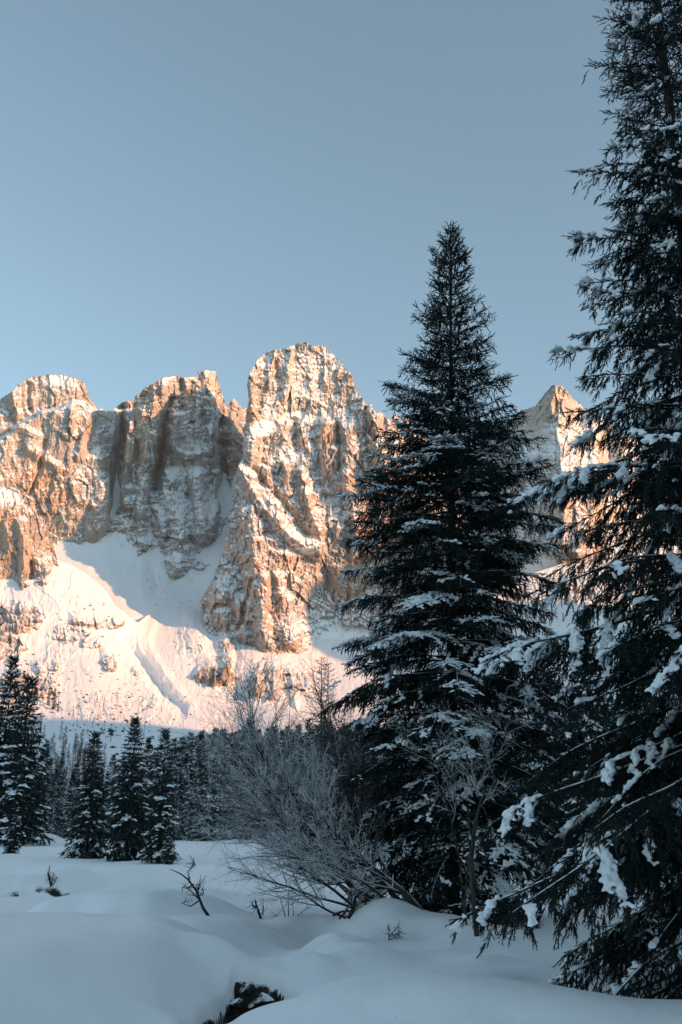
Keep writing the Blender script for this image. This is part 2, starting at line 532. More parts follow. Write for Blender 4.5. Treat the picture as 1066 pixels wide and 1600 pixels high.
    # left mountain: a dome above a slab with a snow ledge between
    relief('mountain_dome',
           top=[(-420, 830), (-330, 775), (-250, 742), (-190, 725), (-120, 690), (-60, 655), (0, 622), (15, 612), (30, 597), (45, 589), (65, 584), (95, 583), (112, 586), (122, 591), (132, 597), (137, 612), (140, 622), (146, 628), (151, 637), (160, 637), (166, 641),
                (177, 637), (184, 631), (191, 626), (200, 624), (210, 626), (225, 640)],
           right=[(225, 640), (235, 880)],
           bottom=[(-420, 920), (-120, 900), (60, 900), (235, 880)],
           left=[(-420, 830), (-420, 920)],
           ctrl=[(-400, 860, 1960), (-250, 820, 1950), (-250, 750, 2060), (-100, 780, 1950), (0, 790, 1975), (60, 800, 1995), (85, 842, 1975), (100, 840, 1980), (160, 832, 1995), (185, 795, 2050), (225, 830, 2080),
                 (-80, 720, 2015), (0, 690, 2040), (60, 660, 2065), (120, 632, 2090), (142, 650, 2100), (125, 710, 2040), (40, 740, 2010),
                 (40, 625, 2090), (100, 605, 2100), (130, 602, 2120), (0, 640, 2100), (90, 585, 2140),
                 (152, 645, 2150), (160, 700, 2100), (165, 760, 2040), (190, 640, 2240), (210, 628, 2260), (186, 720, 2160), (225, 700, 2240)],
           feats=[([(70, 690), (62, 730), (46, 772)], -14, 5), ([(141, 645), (134, 675), (124, 712)], 16, 10), ([(155, 720), (160, 780), (150, 830)], 26, 20),
                  ([(192, 640), (187, 700), (184, 750), (181, 800)], -62, 12), ([(196, 628), (202, 690)], 20, 8), ([(112, 640), (104, 680)], 12, 10), ([(30, 670), (60, 680)], 8, 8),
                  ([(45, 700), (90, 730)], 10, 10), ([(20, 612), (28, 650)], 16, 10), ([(43, 600), (47, 640)], -14, 6)],
           steps=[([(-420, 800), (-120, 735), (0, 686), (25, 668), (55, 649), (80, 640), (100, 634), (122, 627), (140, 634), (152, 640), (235, 640)], 62, 3.0)],
           patches=[(60, 640, 80, 6, 0, .25), (85, 595, 36, 9, 0, .25), (142, 760, 28, 40, 0, .12), (60, 700, 60, 40, -.15, -.08), (100, 770, 40, 40, .1, .08), (185, 730, 10, 70, 0, -.4), (60, 620, 60, 18, 0, -.1)],
           dip=lambda x, y: 0.25 * x, seed=25, dens=1.75, rock=0.66, snow0=0.0)
    # orange buttress at the left edge, nearer
    relief('buttress',
           top=[(-330, 900), (-270, 850), (-225, 800), (-160, 762), (-60, 750), (0, 757), (15, 762), (30, 771), (42, 784), (55, 799), (66, 810), (76, 826)],
           right=[(76, 826), (84, 850), (87, 872), (97, 895), (108, 922), (122, 960)],
           bottom=[(-330, 985), (-160, 985), (0, 985), (60, 975), (122, 960)],
           left=[(-330, 900), (-330, 985)],
           ctrl=[(-300, 930, 1590), (-250, 840, 1620), (-100, 930, 1535), (0, 932, 1530), (35, 920, 1532), (60, 915, 1535), (105, 922, 1560), (-100, 760, 1610), (0, 760, 1610), (0, 790, 1572), (35, 800, 1572), (42, 785, 1600), (76, 830, 1600), (86, 870, 1590),
                 (0, 850, 1550), (40, 850, 1552), (-100, 850, 1550), (20, 985, 1510), (110, 960, 1545)],
           feats=[([(34, 815), (38, 860), (33, 925)], 13, 10), ([(50, 880), (48, 912)], -12, 6), ([(72, 885), (80, 915)], 10, 14), ([(0, 820), (2, 860)], -8, 9)],
           patches=[(5, 772, 50, 14, -.1, .45), (60, 905, 40, 20, .5, .05), (20, 870, 30, 50, -.1, -.25), (0, 815, 60, 22, 0, -.1)],
           seed=36, dens=1.7, rock=0.64, snow0=-0.06, terr=0.6, big=0.6, rim=(6, 15, 30, 55, 90))
    # distant peak between the firs
    relief('mountain_far',
           top=[(690, 730), (760, 690), (798, 654), (813, 640), (837, 632), (848, 617), (858, 606), (865, 600), (872, 600), (879, 602), (886, 608), (897, 622), (906, 629), (925, 650), (945, 652), (970, 680), (1040, 700), (1140, 760)],
           right=[(1140, 760), (1140, 960)],
           bottom=[(690, 950), (860, 960), (1140, 960)],
           left=[(690, 730), (690, 950)],
           ctrl=[(700, 900, 2800), (800, 880, 2480), (858, 880, 2300), (900, 880, 2280), (1100, 900, 2250), (700, 740, 2950), (800, 660, 2850), (868, 602, 2640), (906, 632, 2680), (1000, 700, 2700), (1140, 770, 2680), (830, 740, 2650), (874, 740, 2420), (960, 780, 2480)],
           feats=[([(868, 602), (862, 632), (874, 690), (880, 750), (884, 860)], 95, 40), ([(800, 700), (806, 745)], 30, 16), ([(925, 650), (930, 760), (910, 860)], 50, 22), ([(945, 655), (960, 760)], -50, 18)],
           patches=[(835, 690, 40, 30, -.2, .25), (840, 890, 40, 26, -1, .8), (890, 700, 20, 100, 0, -.2)],
           seed=47, dens=1.6, rock=1.25, snow0=0.16)
    # snow-covered scree below the towers
    relief('scree_basin',
           top=[(40, 690), (420, 690)], right=[(420, 690), (420, 1020)], bottom=[(40, 1020), (420, 1020)], left=[(40, 690), (40, 1020)],
           ctrl=[(60, 830, 1995), (90, 842, 1978), (135, 838, 1980), (185, 800, 2048), (180, 850, 1970), (235, 858, 1968), (270, 895, 1935), (300, 870, 1960), (345, 825, 2052), (362, 760, 2165), (380, 700, 2270),
                 (345, 880, 1905), (318, 968, 1782), (205, 960, 1740), (95, 890, 1880), (250, 930, 1835), (90, 960, 1750), (300, 1010, 1700), (60, 1020, 1650), (400, 1000, 1740), (200, 740, 2180), (60, 700, 2280), (280, 700, 2280), (410, 870, 1970)],
           feats=[([(225, 875), (218, 910), (228, 945)], 5, 10), ([(250, 880), (262, 905), (255, 925)], 5, 9), ([(300, 895), (260, 940), (235, 960)], 7, 12), ([(160, 850), (175, 900)], 4, 14), ([(330, 850), (300, 900)], -5, 10), ([(238, 890), (242, 930)], -5, 7)],
           patches=[(312, 883, 15, 9, 1.0, -.6), (160, 945, 10, 4, .4, -.3), (300, 910, 40, 40, .02, -.1), (225, 905, 10, 30, .06, -.12)],
           seed=58, dens=1.4, rock=0.03, snow0=0.42, jag=0, rim=(20, 60))
    # the lit lower slopes, ravine and valley side down to the meadow
    relief('mountain_slope',
           top=[(-620, 900), (-440, 870), (-260, 880), (-60, 900), (55, 905), (88, 873), (110, 881), (130, 892), (160, 916), (172, 932), (180, 945), (196, 956), (206, 966), (216, 972), (228, 962), (250, 950), (275, 946), (300, 948), (325, 960), (350, 985), (420, 990), (560, 985), (700, 960), (800, 905), (880, 880),
                (1000, 880), (1300, 860)],
           right=[(1300, 860), (1300, 1345)], bottom=[(-620, 1345), (1300, 1345)], left=[(-620, 900), (-620, 1345)],
           ctrl=[(-600, 905, 1620), (-260, 885, 1560), (-60, 900, 1520), (0, 935, 1500), (60, 912, 1520), (88, 875, 1590), (130, 893, 1600), (160, 918, 1590), (205, 966, 1565), (226, 962, 1730), (262, 948, 1795), (310, 958, 1775), (340, 985, 1690), (373, 1004, 1635),
                 (420, 1010, 1630), (462, 1012, 1645), (500, 1000, 1725), (560, 985, 1780), (700, 970, 1780), (880, 885, 2050), (1200, 870, 2100),
                 (-200, 1000, 1350), (0, 1000, 1400), (100, 1000, 1430), (180, 1010, 1460), (230, 1020, 1500), (270, 1010, 1545), (330, 1050, 1450), (400, 1060, 1440),
                 (0, 1060, 1270), (150, 1060, 1310), (250, 1085, 1330), (350, 1100, 1350), (450, 1070, 1470), (560, 1050, 1580), (880, 960, 1750), (1200, 960, 1750),
                 (0, 1110, 1130), (150, 1110, 1180), (280, 1120, 1230), (370, 1130, 1260), (500, 1110, 1350), (700, 1100, 1400), (1000, 1060, 1400),
                 (0, 1160, 930), (150, 1160, 980), (300, 1160, 1040), (450, 1160, 1080), (700, 1160, 1120), (1200, 1160, 1100),
                 (-200, 1220, 700), (0, 1220, 700), (300, 1220, 740), (700, 1220, 780), (1200, 1220, 780), (0, 1290, 400), (300, 1290, 410), (700, 1290, 420), (1200, 1290, 420), (-200, 1290, 400),
                 (-600, 1345, 210), (-600, 1220, 700), (-600, 1000, 1380), (-200, 1345, 210), (300, 1345, 210), (700, 1345, 210), (1200, 1345, 210)],
           feats=[([(206, 968), (199, 990), (206, 1016), (226, 1046), (256, 1086), (282, 1112)], -24, 12), ([(240, 972), (230, 1000), (244, 1032), (270, 1066), (300, 1100)], 9, 10),
                  ([(165, 1015), (171, 1040)], 14, 13), ([(215, 1045), (222, 1055)], 9, 8), ([(300, 970), (310, 1010), (335, 1050)], 14, 18), ([(350, 985), (358, 1030), (350, 1060)], 20, 12), ([(313, 1052), (340, 1062), (362, 1050)], 16, 13),
                  ([(368, 1000), (366, 1060), (380, 1090)], -12, 9), ([(405, 1040), (400, 1085)], 14, 8), ([(430, 1045), (425, 1090)], 16, 8), ([(455, 1050), (460, 1100)], 14, 8), ([(415, 1050), (415, 1090)], -8, 6),
                  ([(20, 1050), (50, 1090)], 12, 25), ([(55, 1045), (85, 1070)], 8, 14), ([(105, 965), (112, 985)], -7, 8), ([(120, 970), (140, 975)], 7, 7)],
           patches=[(335, 1056, 36, 18, 1.0, -1.0), (352, 1010, 14, 42, .9, -.7), (300, 1000, 28, 28, .6, -.5), (172, 1036, 15, 15, .7, -.65), (40, 1075, 58, 28, .9, -.85), (20, 965, 50, 26, .8, -.75), (10, 1010, 34, 22, .8, -.75), (75, 1040, 26, 12, .6, -.5),
                    (125, 972, 22, 8, .5, -.35), (215, 1048, 12, 8, .6, -.5), (430, 1065, 62, 32, .9, -.7), (110, 990, 34, 16, .5, -.45), (165, 975, 30, 11, .5, -.45), (145, 1005, 20, 9, .5, -.45), (170, 1120, 110, 34, .3, -.2), (400, 1008, 60, 8, .4, -.2), (160, 943, 8, 4, .5, -.5),
                    (95, 1015, 30, 14, .3, -.2), (225, 1100, 24, 10, .4, -.35), (250, 1090, 18, 8, .35, -.3), (890, 930, 60, 40, .7, -.5)],
           seed=69, dens=1.15, rock=0.17, snow0=0.36, jag=1.0, rim=(10, 30, 60))



# ------------------------------------------------------------------ unseen ridge: skyline shaped to keep the low sun off meadow, trees and tower foot
def make_forest_snow():
    m, nt, b = new_mat('wooded_snow')
    n = noise_tex(nt, 0.03, 6, 0.7)
    nt.links.new(ramp(nt, n, [(0.45, (0.03, 0.04, 0.04)), (0.66, (0.5, 0.52, 0.54))]), b.inputs['Base Color'])
    return m


def build_ridge():
    s = np.array([math.sin(SUN_AZ), -math.cos(SUN_AZ)])
    r = np.array([math.cos(SUN_AZ), math.sin(SUN_AZ)])
    t = np.linspace(-1500, 2700, 420)
    top = np.interp(t, [-1500, -900, 0, 500, 800, 881, 978, 1100, 1200, 1300, 1380, 1430, 1470, 1510, 1545, 1600, 1700, 1780, 1860, 2000, 2300, 2700],
                    [300, 430, 470, 480, 478, 468, 428, 425, 445, 490, 530, 600, 700, 790, 815, 850, 840, 730, 590, 550, 520, 300])
    D = 1500.0
    top = top + (D - 900) * math.tan(SUN_EL)
    top = top + 7 * fbm(t / 45, t * 0, 5, 4) + 4 * ridged(t / 14, t * 0, 8, 3)
    q = np.linspace(-1.25, 1.25, 81)
    T, Q = np.meshgrid(t, q)
    H = top[None] * np.clip(1 - np.abs(Q) ** 1.15 / 1.25, 0, 1) * (1 + 0.1 * fbm(T / 90, Q * 4, 61, 4) * np.minimum(np.abs(Q) * 4, 1)) - 12 * np.abs(Q)
    d = D + Q * 700
    P = np.stack([s[0] * d + r[0] * T, s[1] * d + r[1] * T, H], -1)
    me = mesh_from('ridge', P.reshape(-1, 3), grid_faces(len(q), len(t)))
    tag(link('ridge', me, make_forest_snow()), kind='structure')


# ------------------------------------------------------------------ snow meadow with the stream
def make_ground_snow():
    m, nt, b = new_mat('meadow_snow')
    big = noise_tex(nt, 1.3, 4, 0.55)
    fine = noise_tex(nt, 26, 5, 0.75)
    col = ramp(nt, fine, [(0.3, (0.90, 0.915, 0.925)), (0.7, (0.945, 0.95, 0.955))])
    bare = attr(nt, 'bare')
    soil = ramp(nt, noise_tex(nt, 9, 5, 0.7), [(0.35, (0.008, 0.008, 0.007)), (0.6, (0.03, 0.026, 0.02)), (0.75, (0.07, 0.06, 0.045))])
    k = math_node(nt, 'MULTIPLY_ADD', math_node(nt, 'SUBTRACT', fine, 0.5), 0.8, bare)
    k = math_node(nt, 'MULTIPLY', math_node(nt, 'SUBTRACT', k, 0.45), 7.0, clamp=True)
    nt.links.new(mix_col(nt, k, col, soil), b.inputs['Base Color'])
    h = math_node(nt, 'MULTIPLY_ADD', big, 1.5, fine)
    bump(nt, b, h, 0.018, 0.7)
    b.inputs['Roughness'].default_value = 0.65
    b.inputs['Specular IOR Level'].default_value = 0.25
    return m


MOUNDS = [  # x, y, radius x, radius y, height, flatness
    (-5.1, 13.6, 3.35, 3.9, 0.52, 5.6), (-2.0, 18.4, 1.5, 1.9, 0.36, 2.4), (-2.1, 15.4, 0.9, 1.5, 0.16, 2.0), (-0.42, 17.4, 0.7, 1.3, 0.30, 2.4), (0.0, 15.2, 0.8, 1.2, 0.2, 2.2),
    (0.75, 11.2, 1.7, 1.2, 0.26, 2.6), (2.1, 13.4, 2.4, 1.7, 0.16, 2.2), (4.5, 10.6, 2.6, 1.3, 0.22, 2.2), (-1.45, 11.1, 0.75, 0.5, 0.13, 2.2), (-1.05, 14.1, 0.75, 0.65, 0.36, 2.4),
    (-4.5, 23.0, 2.0, 0.85, 0.46, 3.4), (-8.1, 21.5, 1.7, 0.85, 0.14, 3.0), (-4.6, 28.0, 2.3, 0.95, 0.36, 3.2), (-8.4, 27.0, 1.2, 1.0, 0.02, 2.4), (-9.2, 25.5, 2.4, 2.0, 0.08, 2.0), (-2.6, 25.0, 2.2, 1.2, 0.06, 2.0), (-3.6, 21.4, 1.5, 0.9, 0.12, 2.2),
    (0.72, 21.0, 0.55, 0.7, 0.36, 2.2), (1.6, 20.6, 0.9, 0.8, 0.24, 2.2), (2.5, 19.5, 0.8, 0.8, 0.18, 2.0), (-0.6, 21.8, 0.7, 0.6, 0.16, 2.0), (0.05, 21.2, .5, .5, .2, 2.0),
    (2.55, 12.9, 0.75, 0.55, -0.34, 2.0), (3.6, 12.2, 1.2, 0.8, -0.2, 2.0), (2.0, 15.0, 0.6, 0.6, 0.12, 2.0), (1.3, 16.6, 0.5, 0.6, -0.12, 2.0), (0.9, 18.6, 0.7, 0.5, -0.14, 2.0),
    (-9.0, 36.0, 2.0, 1.6, 0.25, 2.0), (-6.4, 36.5, 1.2, 1.0, 0.22, 2.0), (-3, 40, 3, 2, 0.12, 2.0), (-12, 46, 6, 4, 0.2, 2.0), (-2, 58, 5, 5, .25, 2.0), (-34, 118, 3, 3, 1.0, 2.2)]
STREAM = [(-2.2, 8.6), (-1.62, 10.4), (-1.2, 11.6), (-1.0, 12.6), (-0.95, 13.6), (-1.0, 15.0), (-0.95, 17.0), (-0.75, 19.0), (-0.4, 20.4), (0.4, 22.4)]


def ground_z(x, y, full=False):
    x, y = np.asarray(x, float), np.asarray(y, float)
    wx = x + 0.35 * fbm(x / 1.7, y / 1.7, 5, 2)
    wy = y + 0.35 * fbm(x / 1.7, y / 1.7, 6, 2)
    z = 0.16 * fbm(x / 5.5, y / 7, 201, 2) * sstep(6, 20, y) + 0.035 * fbm(x / 1.2, y / 1.4, 205, 2) + 0.006 * fbm(x / 0.25, y / 0.25, 207, 2)
    z = z - 0.12
    for mx, my, rx, ry, h, p in MOUNDS:
        q = ((wx - mx) / rx) ** 2 + ((wy - my) / ry) ** 2
        z = z + 1.3 * h * np.exp(-q ** (p * 0.62) * 0.9)
    # stream: an open, undercut hole near, a sunk trough beyond
    d = seg_dist(x, y, STREAM) + 0.09 * fbm(x / 0.55, y / 0.55, 211, 2)
    z = z - (0.30 + 0.30 * sstep(14.4, 15.4, y)) * np.exp(-(d / 0.68) ** 2) * sstep(23, 18, y)
    jy = y + 0.16 * fbm(x / 0.5, y / 0.5, 213, 2)
    openness = sstep(11.1, 11.6, jy) * sstep(13.75, 13.2, jy + 0.35 * (x + 0.95))
    wid = 0.27 + 0.16 * np.exp(-((y - 12.6) / 0.8) ** 2)
    cut = openness * (1 - sstep(wid * 0.55, wid * 1.3, d))
    z = z - 1.15 * cut
    # the far bank on the left with its dark undercut
    s = y - (33.2 + 0.55 * fbm(x / 2.3, y * 0, 221, 3) + 0.06 * (x + 9) ** 2 * (x > -9))
    fade = sstep(-7.6, -9.3, x) * sstep(60, 44, y)
    z = z + (0.58 * sstep(-0.06, 0.3, s) * np.exp(-np.clip(s, 0, 99) / 8) - 0.16 * np.exp(-((s + 0.35) / 0.4) ** 2)) * fade
    # far away the meadow rises gently to the forest
    z = z + sstep(45, 150, y) * 0.5
    if full:
        bare = sstep(0.05, 0.16, cut) * (0.78 + 0.75 * fbm(x / 0.28, y / 0.1, 233, 2)) + 1.3 * np.exp(-((s - 0.02) / 0.06) ** 2) * fade * np.clip(fbm(x / 1.1, y * 0, 231, 3) * 0.7 + 0.85, 0, 1)
        return z, bare
    return z


def ground_hit(px, py, lo=6.0, hi=140.0):
    """Where the line of sight through a photo pixel meets the snow."""
    Y = np.geomspace(lo, hi, 2500)
    P = at(px + 0 * Y, py + 0 * Y, Y)
    below = np.nonzero(P[:, 2] <= ground_z(P[:, 0], P[:, 1]))[0]
    return P[below[0] if len(below) else -1]


def build_ground():
    def axis(lo, hi, c, d0, growth):
        a, s = [c], d0
        while a[-1] < hi:
            a.append(a[-1] + s)
            s = d0 * max(1, 1 + growth * (abs(a[-1] - c) - 9))
        b, s = [c], d0
        while b[-1] > lo:
            b.append(b[-1] - s)
            s = d0 * max(1, 1 + growth * (abs(b[-1] - c) - 9))
        return np.array(sorted(set(b[1:] + a)))
    xs = axis(-900, 900, -0.8, 0.038, 0.55)
    ys = axis(-300, 700, 14.5, 0.038, 0.5)
    X, Y = np.meshgrid(xs, ys)
    Z, bare = ground_z(X, Y, True)
    me = mesh_from('snow_meadow', np.stack([X, Y, Z], -1).reshape(-1, 3), grid_faces(*X.shape), {'bare': bare.ravel()})
    tag(link('snow_meadow', me, make_ground_snow()), kind='structure')
    # water in the hole
    m, nt, b = new_mat('dark_stream_water')
    b.inputs['Base Color'].default_value = (0.004, 0.006, 0.007, 1)
    b.inputs['Roughness'].default_value = 0.08
    b.inputs['Specular IOR Level'].default_value = 0.5
    bump(nt, b, noise_tex(nt, 7, 3, 0.5), 0.02, 0.4)
    n = 60
    u, v = np.meshgrid(np.linspace(-3.2, 0.4, n), np.linspace(8.4, 14.4, n))
    me = mesh_from('stream', np.stack([u, v, u * 0 - 0.82], -1).reshape(-1, 3), grid_faces(n, n))
    tag(link('stream', me, m), kind='structure')



def build_haze():
    m = bpy.data.materials.new('valley_air')
    m.use_nodes = True
    nt = m.node_tree
    nt.nodes.clear()
    out = nt.nodes.new('ShaderNodeOutputMaterial')
    v = nt.nodes.new('ShaderNodeVolumePrincipled')
    v.inputs['Color'].default_value = (0.72, 0.86, 1.0, 1)
    v.inputs['Density'].default_value = HAZE
    v.inputs['Anisotropy'].default_value = 0.2
    nt.links.new(v.outputs['Volume'], out.inputs['Volume'])
    x, y0, y1, z0, z1 = 4800, -4200, 3600, -12, 1320
    P = np.array([(a, b, c) for c in (z0, z1) for b in (y0, y1) for a in (-x, x)], float)
    f = np.array([(0, 2, 3, 1), (4, 5, 7, 6), (0, 1, 5, 4), (2, 6, 7, 3), (0, 4, 6, 2), (1, 3, 7, 5)])
    tag(link('haze', mesh_from('haze', P, f, smooth=False), m), kind='stuff')


HAZE = 0.000025


# ------------------------------------------------------------------ conifers
RNG = np.random.default_rng(7)


def make_needles(name, c0, c1):
    m, nt, b = new_mat(name)
    n = noise_tex(nt, 2.2, 4, 0.7)
    nt.links.new(ramp(nt, n, [(0.35, c0), (0.68, c1)]), b.inputs['Base Color'])
    b.inputs['Roughness'].default_value = 0.65
    b.inputs['Specular IOR Level'].default_value = 0.12
    return m


def make_bark(name, c0, c1, frost=0.0, up0=0.35, up1=0.75):
    """Bark; where it faces up, snow lies on it; frost: rime over the whole of it."""
    m, nt, b = new_mat(name)
    n = noise_tex(nt, 14, 5, 0.7, (1, 1, 0.25))
    bark = ramp(nt, n, [(0.35, c0), (0.7, c1)])
    if frost:
        fr = noise_tex(nt, 6.0, 4, 0.6)
        k = math_node(nt, 'MULTIPLY', math_node(nt, 'SUBTRACT', fr, 0.62 - 0.5 * frost), 5.0, clamp=True)
        bark = mix_col(nt, k, bark, (0.52, 0.56, 0.60))
    g = nt.nodes.new('ShaderNodeNewGeometry')
    sx = nt.nodes.new('ShaderNodeSeparateXYZ')
    nt.links.new(g.outputs['Normal'], sx.inputs[0])
    sn = noise_tex(nt, 3.0, 3, 0.6)
    z = math_node(nt, 'MULTIPLY_ADD', math_node(nt, 'SUBTRACT', sn, 0.5), 1.2, sx.outputs['Z'])
    k = nd(nt, 'ShaderNodeMapRange')
    k.inputs['From Min'].default_value = up0
    k.inputs['From Max'].default_value = up1
    nt.links.new(z, k.inputs['Value'])
    nt.links.new(mix_col(nt, k.outputs['Result'], bark, SNOW_C), b.inputs['Base Color'])
    bump(nt, b, n, 0.01, 0.6)
    return m


def make_snow_load():
    m, nt, b = new_mat('snow_on_branches')
    n = noise_tex(nt, 30, 4, 0.7)
    nt.links.new(ramp(nt, n, [(0.3, (0.76, 0.80, 0.84)), (0.7, (0.86, 0.88, 0.9))]), b.inputs['Base Color'])
    bump(nt, b, n, 0.01, 0.6)
    return m


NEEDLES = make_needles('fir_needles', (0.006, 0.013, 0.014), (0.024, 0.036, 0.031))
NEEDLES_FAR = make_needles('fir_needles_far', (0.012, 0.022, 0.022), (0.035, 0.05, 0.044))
BARK = make_bark('spruce_bark', (0.022, 0.02, 0.018), (0.075, 0.066, 0.058))
SNOW_LOAD = make_snow_load()


class Geo:
    """Collects vertex and triangle arrays."""
    def __init__(self):
        self.v, self.f, self.n = [], [], 0

    def add(self, v, f):
        self.v.append(np.asarray(v, np.float32).reshape(-1, 3))
        self.f.append(np.asarray(f, np.int32).reshape(-1, 3) + self.n)
        self.n += len(self.v[-1])

    def stamp(self, tv, tf, origin, axes, scale):
        """Template copies: tv (k,3), axes (m,3,3) rows = x (along), y (side), z (up), scale (m,3)."""
        m = len(origin)
        if not m: return
        w = np.einsum('mkj,mjd->mkd', tv[None] * scale[:, None, :], axes) + origin[:, None]
        f = tf[None] + (np.arange(m) * len(tv))[:, None, None]
        self.add(w.reshape(-1, 3), f.reshape(-1, 3))

    def tube(self, pts, rad, sides=5):
        pts, rad = np.asarray(pts, float), np.asarray(rad, float)
        n = len(pts)
        t = np.gradient(pts, axis=0)
        t /= np.linalg.norm(t, axis=1, keepdims=True) + 1e-9
        ref = np.where(np.abs(t[:, 2:3]) < 0.95, np.array([[0, 0, 1.0]]), np.array([[1.0, 0, 0]]))
        a = np.cross(t, ref); a /= np.linalg.norm(a, axis=1, keepdims=True) + 1e-9
        b = np.cross(a, t)
        an = np.arange(sides) / sides * 2 * math.pi
        v = pts[:, None] + rad[:, None, None] * (np.cos(an)[None, :, None] * a[:, None] + np.sin(an)[None, :, None] * b[:, None])
        i = np.arange(n * sides).reshape(n, sides)
        j = np.roll(i, -1, 1)
        f = np.concatenate([np.stack([i[:-1], j[:-1], j[1:]], -1).reshape(-1, 3), np.stack([i[:-1], j[1:], i[1:]], -1).reshape(-1, 3)])
        self.add(v.reshape(-1, 3), f)

    def mesh(self, name, smooth=False):
        return mesh_from(name, np.concatenate(self.v), np.concatenate(self.f), smooth=smooth)


def twig_template(blades, seed, wide=0.075, tip=1.0, core=0.05):
    """A needled twig along +X, 1 long: a core of close-set needles and blades of needles that lean forward."""
    r = np.random.default_rng(seed)
    v, f = [], []
    for x, k in ((0.0, 0.55), (0.35, 1.0), (0.8, 0.8)):
        for a in (0.4, 2.5, 4.6):
            q = core * k * r.uniform(0.8, 1.2)
            v.append((x, math.cos(a + x) * q, math.sin(a + x) * q))
    v.append((1.0, 0, 0))
    for i in range(2):
        for j in range(3):
            a, b2 = i * 3 + j, i * 3 + (j + 1) % 3
            f += [(a, b2, b2 + 3), (a, b2 + 3, a + 3)]
    f += [(6, 7, 9), (7, 8, 9), (8, 6, 9)]
    for k in range(blades):
        x = 0.02 + 0.9 * (k + r.random()) / blades
        a = r.random() * 2 * math.pi
        le = wide * (1 - 0.4 * x) * r.uniform(0.8, 1.25)
        dy, dz = math.cos(a), math.sin(a) * 0.8
        n = len(v)
        w = core * 0.8
        v += [(x - 0.06, dz * w, -dy * w), (x + 0.05, -dz * w, dy * w), (x + le * 1.2 * tip, dy * le, dz * le)]
        f += [(n, n + 1, n + 2)]
    return np.array(v, float), np.array(f, int)


def lump_template(seed):
    """A small lump of snow along +X, 1 long, flat below."""
    r = np.random.default_rng(seed)
    prof = [(0.0, 0.72), (0.45, 1.05), (0.92, 0.75)]
    ang = [(-1, -0.25), (-0.62, 0.62), (0.1, 1.0), (0.72, 0.55), (1, -0.2)]
    v = [(-0.2, 0, 0.1)]
    for x, k in prof:
        for y, z in ang:
            q = k * r.uniform(0.72, 1.22)
            v.append((x, y * q, z * q))
    v.append((1.16, 0, 0.1))
    f = []
    for j in range(5):
        k = (j + 1) % 5
        f.append((0, 1 + k, 1 + j))
        f.append((len(v) - 1, 11 + j, 11 + k))
        for i in range(2):
            a, b2 = 1 + i * 5 + j, 1 + i * 5 + k
            f += [(a, b2, b2 + 5), (a, b2 + 5, a + 5)]
    return np.array(v, float), np.array(f, int)


def melt_together(geo, voxel):
    """Joins overlapping lumps into continuous pads."""
    o = bpy.data.objects.new('pads', geo.mesh('pads'))
    COL.objects.link(o)
    m = o.modifiers.new('join', 'REMESH')
    m.mode = 'VOXEL'
    m.voxel_size = voxel
    s = o.modifiers.new('soften', 'SMOOTH')
    s.factor, s.iterations = 0.5, 1
    ev = o.evaluated_get(bpy.context.evaluated_depsgraph_get())
    me = ev.to_mesh()
    v = np.empty(len(me.vertices) * 3, np.float32)
    me.vertices.foreach_get('co', v)
    me.calc_loop_triangles()
    f = np.empty(len(me.loop_triangles) * 3, np.int32)
    me.loop_triangles.foreach_get('vertices', f)
    ev.to_mesh_clear()
    raw = o.data
    bpy.data.objects.remove(o)
    bpy.data.meshes.remove(raw)
    g = Geo()
    g.add(v, f)
    return g


def frames(d, roll=None):
    """Rows along, side, up for each direction."""
    d = d / (np.linalg.norm(d, axis=1, keepdims=True) + 1e-9)
    up = np.tile([0.0, 0, 1.0], (len(d), 1))
    s = np.cross(up, d)
    n = np.linalg.norm(s, axis=1, keepdims=True)
    s = np.where(n > 0.05, s / (n + 1e-9), np.array([[1.0, 0, 0]]))
    u = np.cross(d, s)
    if roll is not None:
        c, q = np.cos(roll)[:, None], np.sin(roll)[:, None]
        s, u = s * c + u * q, u * c - s * q
    return np.stack([d, s, u], 1)


def rot_about(v, k, a):
    """Rotate rows of v about rows of k by angles a."""
    c, s = np.cos(a)[:, None], np.sin(a)[:, None]
    return v * c + np.cross(k, v) * s + k * (np.sum(k * v, 1, keepdims=True)) * (1 - c)


